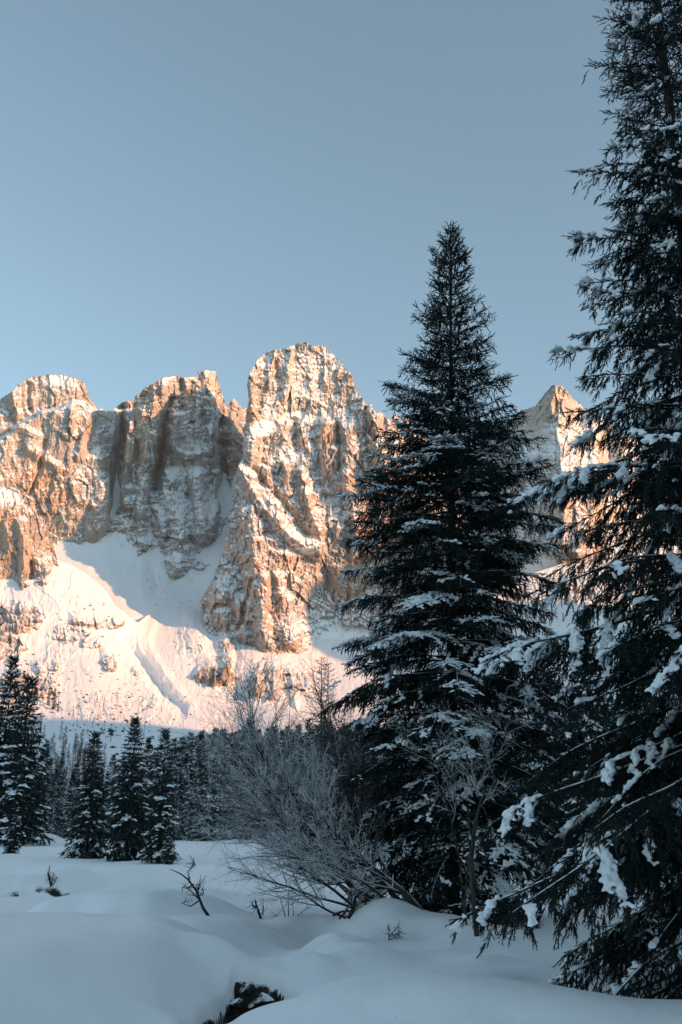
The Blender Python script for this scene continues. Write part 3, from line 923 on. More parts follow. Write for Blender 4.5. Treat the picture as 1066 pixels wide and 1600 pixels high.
def conifer(height, radius, seed, whorl=0.38, per=6, th0=None, th1=None, sec_gap=0.12, twig_gap=0.085, twig=0.22, hang=0.25, snow=None, blades=10, trunk_r=0.2,
            bottom=0.4, sec_ratio=0.42, fine=True, bend=(0, 0), snow_fat=1.0, wide=0.085, bare=0.12, under=0.6, core=0.05, pad=0, voxel=0, lump_tilt=-0.62, thin=0.045, extra=()):
    """Geometry of a fir standing at the origin: (crown, snow, trunk) Geo objects and the branch tips near the top."""
    r = np.random.default_rng(seed)
    crown, snowg, trunk = Geo(), Geo(), Geo()
    zs = np.linspace(-0.4, height, 26)
    q = np.clip(zs / height, 0, 1)
    axis = np.stack([bend[0] * q ** 2, bend[1] * q ** 2, zs], -1)
    trunk.tube(axis, trunk_r * (1 - q) ** 1.1 + 0.01, 9 if fine else 5)
    T = [twig_template(blades, s, wide, core=core) for s in (seed, seed + 1, seed + 2)]
    L = [lump_template(s) for s in (seed + 5, seed + 6)]
    tw_o, tw_d, tw_l, tw_b, tw_q = [], [], [], [], []    # twigs
    sn_o, sn_d, sn_s = [], [], []          # snow lumps
    tips = []
    z = bottom
    todo = []
    while z < height - 0.12:
        h = z / height
        n = max(3, int(round(per * (1 if h < 0.85 else 0.9))))
        a0 = r.random() * 6.28
        wk = r.uniform(0.84, 1.08)
        for k in range(n):
            todo.append((z + r.uniform(-0.5, 0.5) * whorl * 0.45, a0 + k * 6.283 / n + r.uniform(-0.3, 0.3), wk * (r.uniform(0.82, 1.1) if r.random() < 0.7 else r.uniform(0.5, 0.85)) * (1 + 0.14 * math.sin(a0 + 2.1 * z)), None))
        z += whorl * (1.0 - 0.45 * h) * r.uniform(0.85, 1.15)
    for e in extra:
        todo.append(e)
    for bz, az, k_len, over in todo:
        if bz > height - 0.1 or bz < 0.1: continue
        h = bz / height
        Lb = max(0.10, float(radius(bz)) * k_len)
        t0 = th0(h) + r.normal(0, 0.07)
        t1 = th1(h) + r.normal(0, 0.09)
        if over: Lb, t0, t1 = over
        n = max(5, int(Lb / 0.16)) if fine else 5
        s = np.linspace(0, 1, n)
        th = t0 + (t1 - t0) * s ** 1.3
        azs = az + r.normal(0, 0.16) * s + 0.09 * np.sin(s * 7 + r.random() * 6) + 0.05 * np.sin(s * 17 + r.random() * 6)
        th = th + 0.08 * np.sin(s * 9 + r.random() * 6)
        step = Lb / (n - 1)
        dv = np.stack([np.cos(th) * np.cos(azs), np.cos(th) * np.sin(azs), np.sin(th)], -1)
        p = np.cumsum(np.vstack([[0, 0, 0], dv[:-1] * step]), 0)
        p += np.array([np.interp(bz, zs, axis[:, 0]), np.interp(bz, zs, axis[:, 1]), bz])
        rb = (0.006 + 0.009 * Lb) * (1 - 0.85 * s)
        crown_or = trunk
        crown_or.tube(p, rb, 4 if fine else 3)
        tips.append(p[-1])
        hang_, under_ = hang, under
        if h > 0.6:
            hang_, under_ = hang * (1 - sstep(0.6, 0.85, h)), under * (1 - 0.65 * sstep(0.6, 0.85, h))
        load = float(np.clip(r.normal(0.9, 0.5), 0.0, 1.9))
        # side shoots, left and right
        ns = max(3, int(Lb * (1 - bare * 0.5) / sec_gap))
        ss = np.sort(r.uniform(bare, 0.99, ns)) if Lb > 0.5 else np.linspace(0.1, 0.97, ns)
        side = np.where(np.arange(ns) % 2 == 0, 1, -1)
        po = np.stack([np.interp(ss, s, p[:, i]) for i in range(3)], -1)
        td = np.stack([np.interp(ss, s, dv[:, i]) for i in range(3)], -1)
        td /= np.linalg.norm(td, axis=1, keepdims=True)
        fr = frames(td)
        ang = side * r.uniform(0.65, 1.1, ns)
        sd = rot_about(td, fr[:, 2], ang)
        sd[:, 2] -= hang_ * r.uniform(0.3, 1.5, ns) * (0.4 + 0.9 * (1 - ss)) - 0.05
        sd /= np.linalg.norm(sd, axis=1, keepdims=True)
        sl = (sec_ratio * Lb * np.minimum(1 - ss, 0.25 + ss * 0.9) + 0.10 + 0.04 * Lb) * r.uniform(0.7, 1.2, ns)
        sl = np.minimum(sl, 1.0)
        if pad and snow is not None and Lb > 0.4:   # pads of snow on the laden shoots
            mid = po + 0.4 * sd * sl[:, None]
            qn = 0.35 * fbm(mid[:, 0] * 1.3 + mid[:, 1] * 0.9, mid[:, 2] * 1.8 + mid[:, 1] * 0.9, seed + 40, 3) + 1.0 * fbm(mid[:, 0] * 6.1 + mid[:, 1] * 4.9, mid[:, 2] * 6.3 - mid[:, 1] * 3.8, seed + 44, 2)
            prs = np.clip(np.array([float(snow(h, q2)) for q2 in ss]) * load * (0.45 + 0.75 * ss), 0, 0.93)
            for i in np.nonzero(qn > (1 - 2 * prs) * 0.58)[0]:
                m = max(2, int(sl[i] * pad))
                t = r.random(m) * 0.85
                o = po[i] + sd[i] * (t * sl[i])[:, None] + r.normal(0, 0.012, (m, 3)) + fr[i, 1] * r.normal(0, 0.04, m)[:, None]
                o[:, 2] -= hang_ * 0.35 * t * sl[i] - 0.006
                sn_o.append(o); sn_d.append(np.tile(sd[i] * [1, 1, 0.6], (m, 1)) + r.normal(0, 0.3, (m, 3)) * [1, 1, 0.4]); sn_s.append(np.full(m, 0.8))
        # twigs on the shoots and along the branch itself
        for i in range(ns):
            m = max(1, int(sl[i] / twig_gap))
            t = (np.arange(m) + r.random(m) * 0.8) / m
            dd = np.tile(sd[i], (m, 1))
            droop = hang_ * 0.35 * t * sl[i]
            o = po[i] + sd[i] * (t * sl[i])[:, None]
            o[:, 2] -= droop
            f2 = np.tile(fr[i, 2], (m, 1))
            d2 = rot_about(dd, f2, np.where(np.arange(m) % 2 == 0, 1, -1) * r.uniform(0.45, 0.95, m))
            d2[:, 2] -= hang_ * r.uniform(0.0, 1.0, m) - 0.04
            d2 += r.normal(0, 0.13, (m, 3))
            d2[-1] = sd[i] + r.normal(0, 0.08, 3)
            l2 = twig * (1 - 0.35 * t) * r.uniform(0.7, 1.2, m)
            tw_o.append(o); tw_d.append(d2); tw_l.append(l2); tw_b.append(np.full(m, load * (0.45 + 0.75 * ss[i]))); tw_q.append(np.tile(po[i] + 0.4 * sd[i] * sl[i], (m, 1)) + 0.25 * (o - po[i]))
            mh = int(m * under_ + r.random())
            if mh:                               # twigs that hang below the spray
                t = r.random(mh)
                o = po[i] + sd[i] * (t * sl[i])[:, None]
                o[:, 2] -= hang_ * 0.35 * t * sl[i]
                d2 = sd[i] * r.uniform(0.0, 0.7, mh)[:, None] + td[i] * r.uniform(-0.1, 0.5, mh)[:, None] + r.normal(0, 0.2, (mh, 3))
                d2[:, 2] -= r.uniform(0.6, 1.3, mh)
                tw_o.append(o); tw_d.append(d2); tw_l.append(twig * r.uniform(0.7, 1.3, mh)); tw_b.append(np.zeros(mh)); tw_q.append(o)
        m = max(2, int(Lb / (twig_gap * 0.8)))
        t = np.linspace(0.25, 1, m)
        o = np.stack([np.interp(t, s, p[:, i]) for i in range(3)], -1)
        d2 = np.stack([np.interp(t, s, dv[:, i]) for i in range(3)], -1)
        f2 = frames(d2)
        d3 = rot_about(d2, f2[:, 2], r.uniform(-0.8, 0.8, m))
        d3[:, 2] += r.uniform(-0.35, 0.3, m)
        d3[-1] = d2[-1]
        tw_o.append(o); tw_d.append(d3); tw_l.append(twig * r.uniform(0.6, 1.1, m)); tw_b.append(np.full(m, load * 0.8)); tw_q.append(o)
        if snow is not None and Lb > 0.5:        # a strip of snow along the limb
            mm = max(2, int(Lb / 0.035))
            t = np.linspace(0.12, 0.97, mm)
            o = np.stack([np.interp(t, s, p[:, i]) for i in range(3)], -1)
            d4 = np.stack([np.interp(t, s, dv[:, i]) for i in range(3)], -1)
            pr1 = np.array([float(snow(h, q2)) for q2 in t]) * load
            kk = fbm(t * Lb * 1.6 + bz * 7, t * 0 + az, seed + 60, 3) + r.normal(0, 0.05, mm) > (1 - 2 * np.clip(pr1, 0, 0.9)) * 0.5
            sn_o.append(o[kk]); sn_d.append(d4[kk]); sn_s.append(np.full(kk.sum(), min(1.0, 0.5 + 0.3 * Lb)))
    O, D, Ln, Bl = np.concatenate(tw_o), np.concatenate(tw_d), np.concatenate(tw_l), np.concatenate(tw_b)
    Q = np.concatenate(tw_q)
    A = frames(D, r.uniform(0, 6.28, len(D)))
    pick = r.integers(0, len(T), len(O))
    for k, (tv, tf) in enumerate(T):
        m = pick == k
        sc = np.stack([Ln[m]] * 3, -1)
        crown.stamp(tv, tf, O[m], A[m], sc)
    # snow rests on the shoots in patches
    if snow is not None:
        nx = fbm(Q[:, 0] * 1.3 + Q[:, 1] * 0.9, Q[:, 2] * 1.8 + Q[:, 1] * 0.9, seed + 40, 3)
        nf = fbm(Q[:, 0] * 3.1 + Q[:, 1] * 2.1, Q[:, 2] * 3.3 - Q[:, 1] * 2.0, seed + 44, 2)
        rr = np.hypot(O[:, 0], O[:, 1]) / np.maximum(np.array([float(radius(max(zz, 0.1))) for zz in np.linspace(0, height, 60)])[np.clip((O[:, 2] / height * 59).astype(int), 0, 59)], 0.2)
        pr = np.clip(snow(O[:, 2] / height, rr) * Bl, 0, 0.93)
        keep = (nx * 0.85 + nf * 0.4 + r.normal(0, 0.035, len(O))) > (1 - 2 * pr) * 0.58
        dn = D / np.linalg.norm(D, axis=1, keepdims=True)
        keep &= (dn[:, 2] > lump_tilt) & (Bl > 0)
        o, d, ln = np.repeat(O[keep], 2, 0), np.repeat(dn[keep], 2, 0), np.repeat(Ln[keep], 2) * 0.75
        d[:, 2] = np.maximum(d[:, 2], -0.4)
        o = o + d * (ln * 0.55)[:, None] * (np.arange(len(o)) % 2)[:, None] + r.normal(0, 0.012, o.shape)
        k2 = r.uniform(0.45, 1.3, len(o)) * snow_fat
        w = np.minimum(0.25 * ln, thin) * k2
        o = o + d * (ln * 0.1)[:, None]
        o[:, 2] += 0.016 * snow_fat
        sc = np.stack([ln * r.uniform(0.55, 0.95, len(o)), w * 1.25, w * 0.85], -1)
        ax = frames(d)
        pk = r.integers(0, 2, len(o))
        for k, (tv, tf) in enumerate(L):
            snowg.stamp(tv, tf, o[pk == k], ax[pk == k], sc[pk == k])
        if sn_o:
            o, d, q3 = np.concatenate(sn_o), np.concatenate(sn_d), np.concatenate(sn_s)
            o = o + np.array([[0, 0, 0.012]]) + r.normal(0, 0.012, o.shape)
            big_ = r.uniform(0.35, 1.0, len(o)) ** 1.5
            sc = np.stack([0.02 + 0.075 * big_, (0.012 + 0.028 * big_) * q3 * snow_fat, (0.012 + 0.024 * big_) * q3 * snow_fat], -1)
            ax = frames(d)
            pk = r.integers(0, 2, len(o))
            pads = Geo()
            for k, (tv, tf) in enumerate(L):
                pads.stamp(tv, tf, o[pk == k], ax[pk == k], sc[pk == k])
            if voxel:
                pads = melt_together(pads, voxel)
            for vv, ff in zip(pads.v, pads.f):
                snowg.add(vv, ff)
    return crown, snowg, trunk, tips


def plant(name, geos, loc, label, cat, group=None, needles=None, seed=0):
    crown, snowg, trunk = geos[:3]
    root = link(name, None, loc=loc)
    root.empty_display_size = 0.3
    tag(root, label, cat, group)
    link('trunk', trunk.mesh('trunk', True), BARK, root)
    link('crown', crown.mesh('crown'), needles or NEEDLES, root)
    if snowg.n:
        link('snow_cover', snowg.mesh('snow_cover', True), SNOW_LOAD, root)
    return root


def dup(root, loc, rz, sc, label=None, group=None):
    r = root.copy()
    COL.objects.link(r)
    r.location, r.rotation_euler, r.scale = loc, (0, 0, rz), sc
    if label: r['label'] = label
    if group: r['group'] = group
    for ch in list(root.children):
        c = ch.copy()
        COL.objects.link(c)
        c.parent = r
    return r


def make_cone(name):
    """A hanging fir cone with overlapping scales."""
    g = Geo()
    rows, sides = 9, 7
    v, f = [], []
    pts, rad = [], []
    for i in range(rows * 2 + 1):
        q = i / (rows * 2)
        pts.append((0, 0, -0.15 * q))
        rad.append((0.004 + 0.022 * math.sin(math.pi * min(1, 0.12 + q * 0.88)) ** 0.7) * (1.0 if i % 2 else 0.74))
    g.tube(pts, rad, sides)
    return g.mesh(name)


def build_near_firs():
    # the tall fir right of the middle
    r_z = lambda z: np.interp(z, [0.3, 1.5, 3.0, 4.6, 6.2, 8.0, 9.6, 11.4, 13.2, 14.8, 16.0, 16.7, 17.1], [2.8, 3.05, 3.15, 3.15, 3.0, 2.72, 2.25, 1.75, 1.26, 0.84, 0.52, 0.31, 0.08])
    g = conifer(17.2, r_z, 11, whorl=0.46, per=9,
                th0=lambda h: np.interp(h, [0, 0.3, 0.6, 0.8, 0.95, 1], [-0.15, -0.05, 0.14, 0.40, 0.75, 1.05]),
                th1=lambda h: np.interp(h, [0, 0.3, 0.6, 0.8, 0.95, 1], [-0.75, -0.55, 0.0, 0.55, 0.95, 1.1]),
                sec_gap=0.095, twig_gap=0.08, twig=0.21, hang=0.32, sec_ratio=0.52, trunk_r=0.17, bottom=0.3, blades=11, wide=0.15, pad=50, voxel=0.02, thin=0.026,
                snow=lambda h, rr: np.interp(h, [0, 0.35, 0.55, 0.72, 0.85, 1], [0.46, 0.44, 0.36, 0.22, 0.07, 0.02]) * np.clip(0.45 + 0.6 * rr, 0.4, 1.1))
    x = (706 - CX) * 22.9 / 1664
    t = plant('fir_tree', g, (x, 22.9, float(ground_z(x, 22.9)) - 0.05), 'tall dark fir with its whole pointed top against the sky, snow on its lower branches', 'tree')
    t.rotation_euler = (0, 0.031, 0)            # it leans a little to the right
    cm, nt, b = new_mat('cone_scales')
    nt.links.new(ramp(nt, noise_tex(nt, 60, 3, 0.6), [(0.3, (0.03, 0.018, 0.012)), (0.7, (0.11, 0.062, 0.038))]), b.inputs['Base Color'])
    me = make_cone('cone')
    tips = [p for p in g[3] if 13.0 < p[2] < 16.6]
    r = np.random.default_rng(3)
    for i, k in enumerate(r.permutation(len(tips))[:46]):
        p = np.array(tips[k])
        q = r.uniform(0.45, 0.9)
        o = link('cone', me, cm, t, (p[0] * q, p[1] * q, p[2] - 0.12 - 0.25 * (1 - q)))
        o.rotation_euler = (r.normal(0, 0.15), r.normal(0, 0.15), r.random() * 6)
        sc = r.uniform(0.9, 1.35)
        o.scale = (sc * 1.25, sc * 1.25, sc)
    # the big drooping spruce at the right edge
    r_z = lambda z: np.interp(z, [0.2, 1.0, 2.5, 4.0, 5.5, 7.0, 8.5, 10.0, 11.5, 13.0, 14.5, 15.6, 16.2], [3.4, 3.45, 3.25, 2.95, 2.6, 2.2, 1.5, 1.28, 1.05, 0.85, 0.6, 0.35, 0.06])
    W = math.pi
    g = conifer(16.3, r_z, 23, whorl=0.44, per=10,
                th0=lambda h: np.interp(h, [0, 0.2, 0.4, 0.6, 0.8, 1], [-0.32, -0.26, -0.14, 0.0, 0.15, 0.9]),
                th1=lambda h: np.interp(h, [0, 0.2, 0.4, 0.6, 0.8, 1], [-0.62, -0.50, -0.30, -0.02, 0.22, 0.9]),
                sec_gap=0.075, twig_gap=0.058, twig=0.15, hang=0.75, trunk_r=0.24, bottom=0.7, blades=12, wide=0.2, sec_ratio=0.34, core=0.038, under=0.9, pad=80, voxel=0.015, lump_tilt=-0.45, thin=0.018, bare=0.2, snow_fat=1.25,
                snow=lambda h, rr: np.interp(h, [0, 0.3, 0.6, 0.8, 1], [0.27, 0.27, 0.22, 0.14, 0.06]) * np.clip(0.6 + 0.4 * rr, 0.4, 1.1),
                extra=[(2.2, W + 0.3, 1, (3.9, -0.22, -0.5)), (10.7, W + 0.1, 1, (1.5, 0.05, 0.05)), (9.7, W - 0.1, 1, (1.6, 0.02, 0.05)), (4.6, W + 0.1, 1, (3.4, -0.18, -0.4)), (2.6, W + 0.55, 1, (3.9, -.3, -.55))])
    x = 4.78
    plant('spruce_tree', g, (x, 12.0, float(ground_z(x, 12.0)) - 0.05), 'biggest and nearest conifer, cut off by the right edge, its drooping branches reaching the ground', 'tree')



# ------------------------------------------------------------------ firs farther off
def _tilt(o, k):
    o.rotation_euler = (0.02 * math.sin(k), 0.025 * math.sin(k * 1.7), o.rotation_euler[2])
    return o


def build_mid_firs():
    cone = lambda H, R, k=1.0: (lambda z: R * np.clip((1 - z / H), 0, 1) ** k * (0.72 + 0.28 * np.clip(z / (0.12 * H), 0, 1)) + 0.06)
    snow = lambda h, rr: np.interp(h, [0, 0.5, 0.85, 1], [0.40, 0.37, 0.30, 0.2]) * np.clip(0.5 + 0.55 * rr, 0.4, 1.05)
    th0 = lambda h: np.interp(h, [0, 0.4, 0.8, 1], [-0.3, -0.15, 0.25, 0.9])
    th1 = lambda h: np.interp(h, [0, 0.4, 0.8, 1], [-0.6, -0.4, 0.2, 0.9])

    def make(H, R, seed, k=0.9):
        q = H / 9.0
        return conifer(H, cone(H, R, k), seed, whorl=0.38 * q, per=8, th0=th0, th1=th1, sec_gap=0.15 * q, twig_gap=0.13 * q, twig=0.34 * q, hang=0.35, trunk_r=0.13 * q, bottom=0.25,
                       blades=6, fine=False, wide=0.24, core=0.07, sec_ratio=0.5, snow=snow, snow_fat=1.7 * q, under=0.8)
    G = [make(9.0, 2.15, 101), make(9.4, 2.0, 102, 0.85), make(9.6, 1.65, 103, 0.8)]
    prot = {}

    def put(k, px, top, base, Y, label, group=None, wide=1.0, rz=0.0):
        zt = float(at(px, top, Y)[2])
        z0 = float(ground_z(at(px, base, Y)[0], Y)) - 0.1
        x = float(at(px, base, Y)[0])
        H = (9.0, 9.4, 9.6)[k]
        s = (zt - z0) / H
        if k not in prot:
            prot[k] = plant('fir_tree', G[k], (x, Y, z0), label, 'tree', group, NEEDLES_FAR)
            prot[k].scale = (s * wide, s * wide, s)
            prot[k].rotation_euler = (0, 0, rz)
            return prot[k]
        return _tilt(dup(prot[k], (x, Y, z0), rz, (s * wide, s * wide, s), label, group), px)
    put(0, 135, 1143, 1339, 72, 'broad snowy fir, leftmost of the three at the edge of the meadow')
    put(1, 198, 1122, 1342, 68, 'tallest fir, middle one of the three standing at the meadow edge')
    put(2, 248, 1138, 1346, 63, 'narrow dark fir, rightmost of the three at the meadow edge', rz=2.0)
    put(0, 226, 1152, 1338, 78, 'fir squeezed in between the tallest and the narrow fir at the meadow edge', rz=3.0, wide=0.7)
    put(1, 262, 1275, 1347, 61, 'low young fir at the foot of the narrow fir at the meadow edge', rz=1.2, wide=0.9)
    put(1, -12, 1025, 1325, 118, 'tall snowy fir cut off by the left edge of the photo', rz=4.1, wide=0.85)
    put(2, 24, 1056, 1322, 112, 'tall slim fir next to the one cut by the left edge', rz=0.7, wide=1.1)
    put(0, 52, 1180, 1318, 122, 'medium fir between the tall left group and the dense forest', rz=2.7, wide=0.85)
    put(0, 19, 1254, 1326, 84, 'small snow-laden fir in front of the tall trees on the left', rz=5.1, wide=1.05)
    put(2, -48, 1060, 1322, 126, 'fir standing beyond the left edge behind the tall snowy tree', rz=5.6)
    put(0, 800, 985, 1345, 52, 'dark fir behind the gap between the two big conifers, left one', rz=1.0, wide=0.9)
    put(1, 872, 1000, 1345, 47, 'dark fir behind the big right conifer, second from the gap', rz=2.2, wide=0.95)
    put(0, 940, 960, 1345, 44, 'dark fir behind the big right conifer, third from the gap', rz=3.9, wide=0.9)
    put(1, 1015, 985, 1345, 49, 'dark fir behind the big right conifer, nearest to the right edge', rz=5.2, wide=0.95)
    return prot


def merged_fir(name, geos, needles):
    """One mesh with needles, snow and bark: for firs too far off to show their parts."""
    crown, snowg, trunk = geos[:3]
    v, f, mi, n = [], [], [], 0
    for k, g in enumerate((crown, snowg, trunk)):
        if not g.n: continue
        vv, ff = np.concatenate(g.v), np.concatenate(g.f)
        v.append(vv); f.append(ff + n); mi.append(np.full(len(ff), k)); n += len(vv)
    me = mesh_from(name, np.concatenate(v), np.concatenate(f), smooth=False, mat_idx=np.concatenate(mi))
    for m in (needles, SNOW_LOAD, BARK):
        me.materials.append(m)
    return me


def build_forest():
    r = np.random.default_rng(17)
    cone = lambda H, R: (lambda z: R * np.clip((1 - z / H), 0, 1) ** 0.85 * (0.7 + 0.3 * np.clip(z / (0.15 * H), 0, 1)) + 0.1)
    snow = lambda h, rr: 0.33 + 0 * rr
    th0 = lambda h: np.interp(h, [0, 0.4, 0.8, 1], [-0.3, -0.2, 0.2, 0.9])
    th1 = lambda h: np.interp(h, [0, 0.4, 0.8, 1], [-0.6, -0.45, 0.1, 0.9])
    M = []
    for i, R in enumerate((3.9, 3.2, 2.7, 3.5, 2.4)):
        g = conifer(20.0, cone(20.0, R), 300 + i, whorl=0.9, per=7, th0=th0, th1=th1, sec_gap=0.42, twig_gap=0.38, twig=0.85, hang=0.35, trunk_r=0.2, bottom=0.5,
                    blades=4, fine=False, wide=0.26, core=0.08, sec_ratio=0.5, snow=snow, snow_fat=2.4, under=0.7)
        M.append(merged_fir('fir_tree', g, NEEDLES_FAR))
    lab = 'dark snow-dusted fir in the dense forest at the foot of the mountain'
    spots = []
    for i in range(225):
        px = r.uniform(-170, 640) if i < 205 else r.uniform(640, 1150)
        Y = r.uniform(150, 285) if i < 160 else r.uniform(285, 380)
        top = 1165 + 10 * math.sin(px * 0.045) + r.normal(0, 13)
        if px > 262: top = 1150 + r.normal(0, 9) - 0.03 * (px - 262)
        if 60 < px < 262: top = 1208 + r.normal(0, 14)
        if Y > 285: top = min(top, 1180) + r.normal(0, 4)
        elif r.random() < 0.35: top += r.uniform(25, 95)
        spots.append((px, Y, top))
    for px, Y, top in spots:
        x = float(at(px, 1320, Y)[0])
        z0 = max(float(ground_z(x, Y)), 0.012 * (Y - 230)) - 0.3
        H = float(at(px, top, Y)[2]) - z0
        o = link('fir_tree', M[r.integers(0, 5)], (), None, (x, Y, z0))
        s = H / 20.0
        w = s * r.uniform(0.85, 1.2)
        o.scale = (w, w, s)
        o.rotation_euler = (r.normal(0, 0.018), r.normal(0, 0.018), r.random() * 6.28)
        tag(o, lab, 'tree', 'firs of the forest below the mountain')
    # the same firs seen against the sunlit slope behind the right-hand trees
    for i in range(26):
        px, py = r.uniform(835, 930), r.uniform(900, 985)
        p = on_surface('mountain_slope', px, py)
        o = link('fir_tree', M[r.integers(0, 5)], (), None, (p[0], p[1], p[2] - 1))
        s = r.uniform(0.8, 1.35)
        o.scale = (s, s, s)
        o.rotation_euler = (0, 0, r.random() * 6.28)
        tag(o, 'far fir on the slope glimpsed through the gap between the two big conifers', 'tree', 'firs on the slope between the two big conifers')
    # unseen firs added beyond the right edge to shade the meadow from that side
    for k, (x, y, s) in enumerate([(11.5, 17, .9), (15, 22, 1.0), (11.5, 8.5, .8), (17, 11, 1.0)]):
        o = link('fir_tree', M[k % 5], (), None, (x, y, float(ground_z(x, y)) - 0.2))
        o.scale = (s, s, s)
        o.rotation_euler = (0, 0, k * 1.9)
        tag(o, 'unseen dark fir added beyond the right edge to shade the meadow', 'tree', 'unseen firs added beyond the right edge')
    return M


def make_twig_bark(name, c0, c1):
    m, nt, b = new_mat(name)
    nt.links.new(ramp(nt, noise_tex(nt, 0.6, 4, 0.6), [(0.3, c0), (0.7, c1)]), b.inputs['Base Color'])
    return m


def build_larches():
    """Leafless brown larches and low pines on the open slope above the forest."""
    r = np.random.default_rng(23)
    mat = make_twig_bark('bare_larch_twigs', (0.05, 0.036, 0.03), (0.12, 0.078, 0.056))
    M = []
    for k in range(4):
        g = Geo()
        H = 16.0
        g.tube([(0, 0, -1), (0.1, 0, H * 0.5), (0, 0.1, H)], [0.22, 0.14, 0.03], 5)
        for i in range(64):
            z = r.uniform(0.12, 0.97) * H
            L = (1 - z / H) * r.uniform(2.0, 3.2) + 0.5
            a = r.random() * 6.28
            e = r.uniform(-0.15, 0.5)
            p1 = np.array([math.cos(a) * L * math.cos(e), math.sin(a) * L * math.cos(e), z + L * math.sin(e)])
            g.tube([(0, 0, z), p1 * [0.5, 0.5, 0] + [0, 0, z + 0.45 * (p1[2] - z)], p1], [0.07, 0.05, 0.02], 3)
            for j in range(5):
                q = np.array([0, 0, z]) + (p1 - [0, 0, z]) * r.uniform(0.3, 1)
                g.tube([q, q + r.normal(0, 0.55, 3)], [0.045, 0.02], 3)
        me = g.mesh('larch_tree')
        me.materials.append(mat)
        M.append(me)

    def put(px, py, s, label, group):
        p = on_surface('mountain_slope', px, py)
        o = link('larch_tree', M[r.integers(0, 4)], (), None, (p[0], p[1], p[2] - 0.5))
        o.scale = (s, s, s * r.uniform(0.85, 1.2))
        o.rotation_euler = (0, 0, r.random() * 6.28)
        tag(o, label, 'tree', group)
    n = 0
    while n < 120:
        px, py = r.uniform(40, 165), r.uniform(1150, 1265)
        if py < 1150 + 0.55 * max(0, px - 75) - 10: continue
        put(px, py, r.uniform(0.75, 1.2), 'leafless brown larch in the grove on the shaded slope above the left firs', 'bare larches of the grove above the left firs')
        n += 1
    for i in range(60):
        px, py = r.uniform(105, 265), r.uniform(1085, 1165)
        put(px, py, r.uniform(0.22, 0.6), 'small bare larch scattered on the open slope near the shadow line', 'small bare larches scattered on the open slope')
    for i in range(14):
        px, py = r.uniform(835, 930), r.uniform(885, 975)
        put(px, py, r.uniform(1.0, 1.7), 'leafless larch on the slope seen between the two big conifers', 'bare larches on the slope between the two big conifers')
    # low pines: a rounded heap of needle tufts
    pm = make_needles('mountain_pine_needles', (0.03, 0.028, 0.02), (0.09, 0.07, 0.045))
    P = []
    tv, tf = twig_template(5, 4, 0.35, core=0.12)
    for k in range(3):
        g = Geo()
        m = 110
        d = r.normal(0, 1, (m, 3)); d[:, 2] = np.abs(d[:, 2]) * 0.8 + 0.1
        d /= np.linalg.norm(d, axis=1, keepdims=True)
        o = d * r.uniform(0.2, 0.9, (m, 1)) * [1.1, 1.0, 1.25]
        g.stamp(tv, tf, o, frames(d, r.random(m) * 6), np.full((m, 3), 0.75))
        me = g.mesh('mountain_pine')
        me.materials.append(pm)
        P.append(me)

    def pine(px, py, s, label, group):
        p = on_surface('mountain_slope', px, py)
        o = link('mountain_pine', P[r.integers(0, 3)], (), None, (p[0], p[1], p[2] - 0.5 * s))
        s = s * 0.7
        o.scale = (s * r.uniform(0.8, 1.4), s, s * r.uniform(0.7, 1.5))
        o.rotation_euler = (0, 0, r.random() * 6.28)
        tag(o, label, 'shrub', group)
    for i in range(150):
        px, py = r.normal(180, 55), r.normal(1125, 26)
        if not (70 < px < 300 and 1050 < py < 1185): continue
        pine(px, py, r.uniform(0.6, 1.9), 'low dark mountain pine among boulders on the slope by the shadow line', 'low pines on the slope by the shadow line')
    for i in range(105):
        q = r.random()
        px, py = 12 + 80 * q + r.normal(0, 12), 1045 + 45 * q + r.normal(0, 18)
        pine(px, py, r.uniform(1.0, 2.4), 'sunlit mountain pine on the rocky foot below the orange cliff', 'sunlit pines below the orange cliff')
    for i in range(26):
        pine(r.uniform(125, 250), r.uniform(1140, 1195), r.uniform(2.0, 4.2), 'dense dark clump of low pine on the shaded slope above the forest', 'dark pine clumps on the shaded slope')
    for k, (px, py, s) in enumerate([(75, 1103, 1.0), (83, 1108, 1.25), (57, 1096, 0.7), (90, 1112, 0.7)]):
        p = on_surface('mountain_slope', px, py)
        o = link('fir_tree', FOREST[k % 5], (), None, (p[0], p[1], p[2] - 0.5))
        o.scale = (s * 0.9, s * 0.9, s * 0.95)
        tag(o, 'lone sunlit fir on the snowy slope just above the left trees', 'tree', 'lone sunlit firs above the left trees')


def rock_mesh(seed, flat=0.7):
    r = np.random.default_rng(seed)
    bm_v, bm_f = [], []
    nu, nv = 18, 11
    for j in range(nv):
        for i in range(nu):
            a, b2 = i / nu * 2 * math.pi, (j / (nv - 1) - 0.5) * math.pi
            bm_v.append((math.cos(a) * math.cos(b2), math.sin(a) * math.cos(b2), math.sin(b2)))
    V = np.array(bm_v)
    for _ in range(9):
        n = r.normal(0, 1, 3); n /= np.linalg.norm(n)
        c = r.uniform(0.55, 0.85)
        q = V @ n - c
        V = V - np.clip(q, 0, None)[:, None] * n * 0.9
    V *= (1 + 0.08 * fbm(V[:, 0] * 3 + V[:, 2] * 2, V[:, 1] * 3 - V[:, 2], seed, 3))[:, None]
    V[:, 2] *= flat
    f = []
    for j in range(nv - 1):
        for i in range(nu):
            a, b2 = j * nu + i, j * nu + (i + 1) % nu
            f += [(a, b2, b2 + nu), (a, b2 + nu, a + nu)]
    return V, np.array(f)


def make_boulder_mat():
    return make_bark('snow_capped_rock', (0.16, 0.14, 0.12), (0.38, 0.33, 0.28), up0=0.25, up1=0.6)


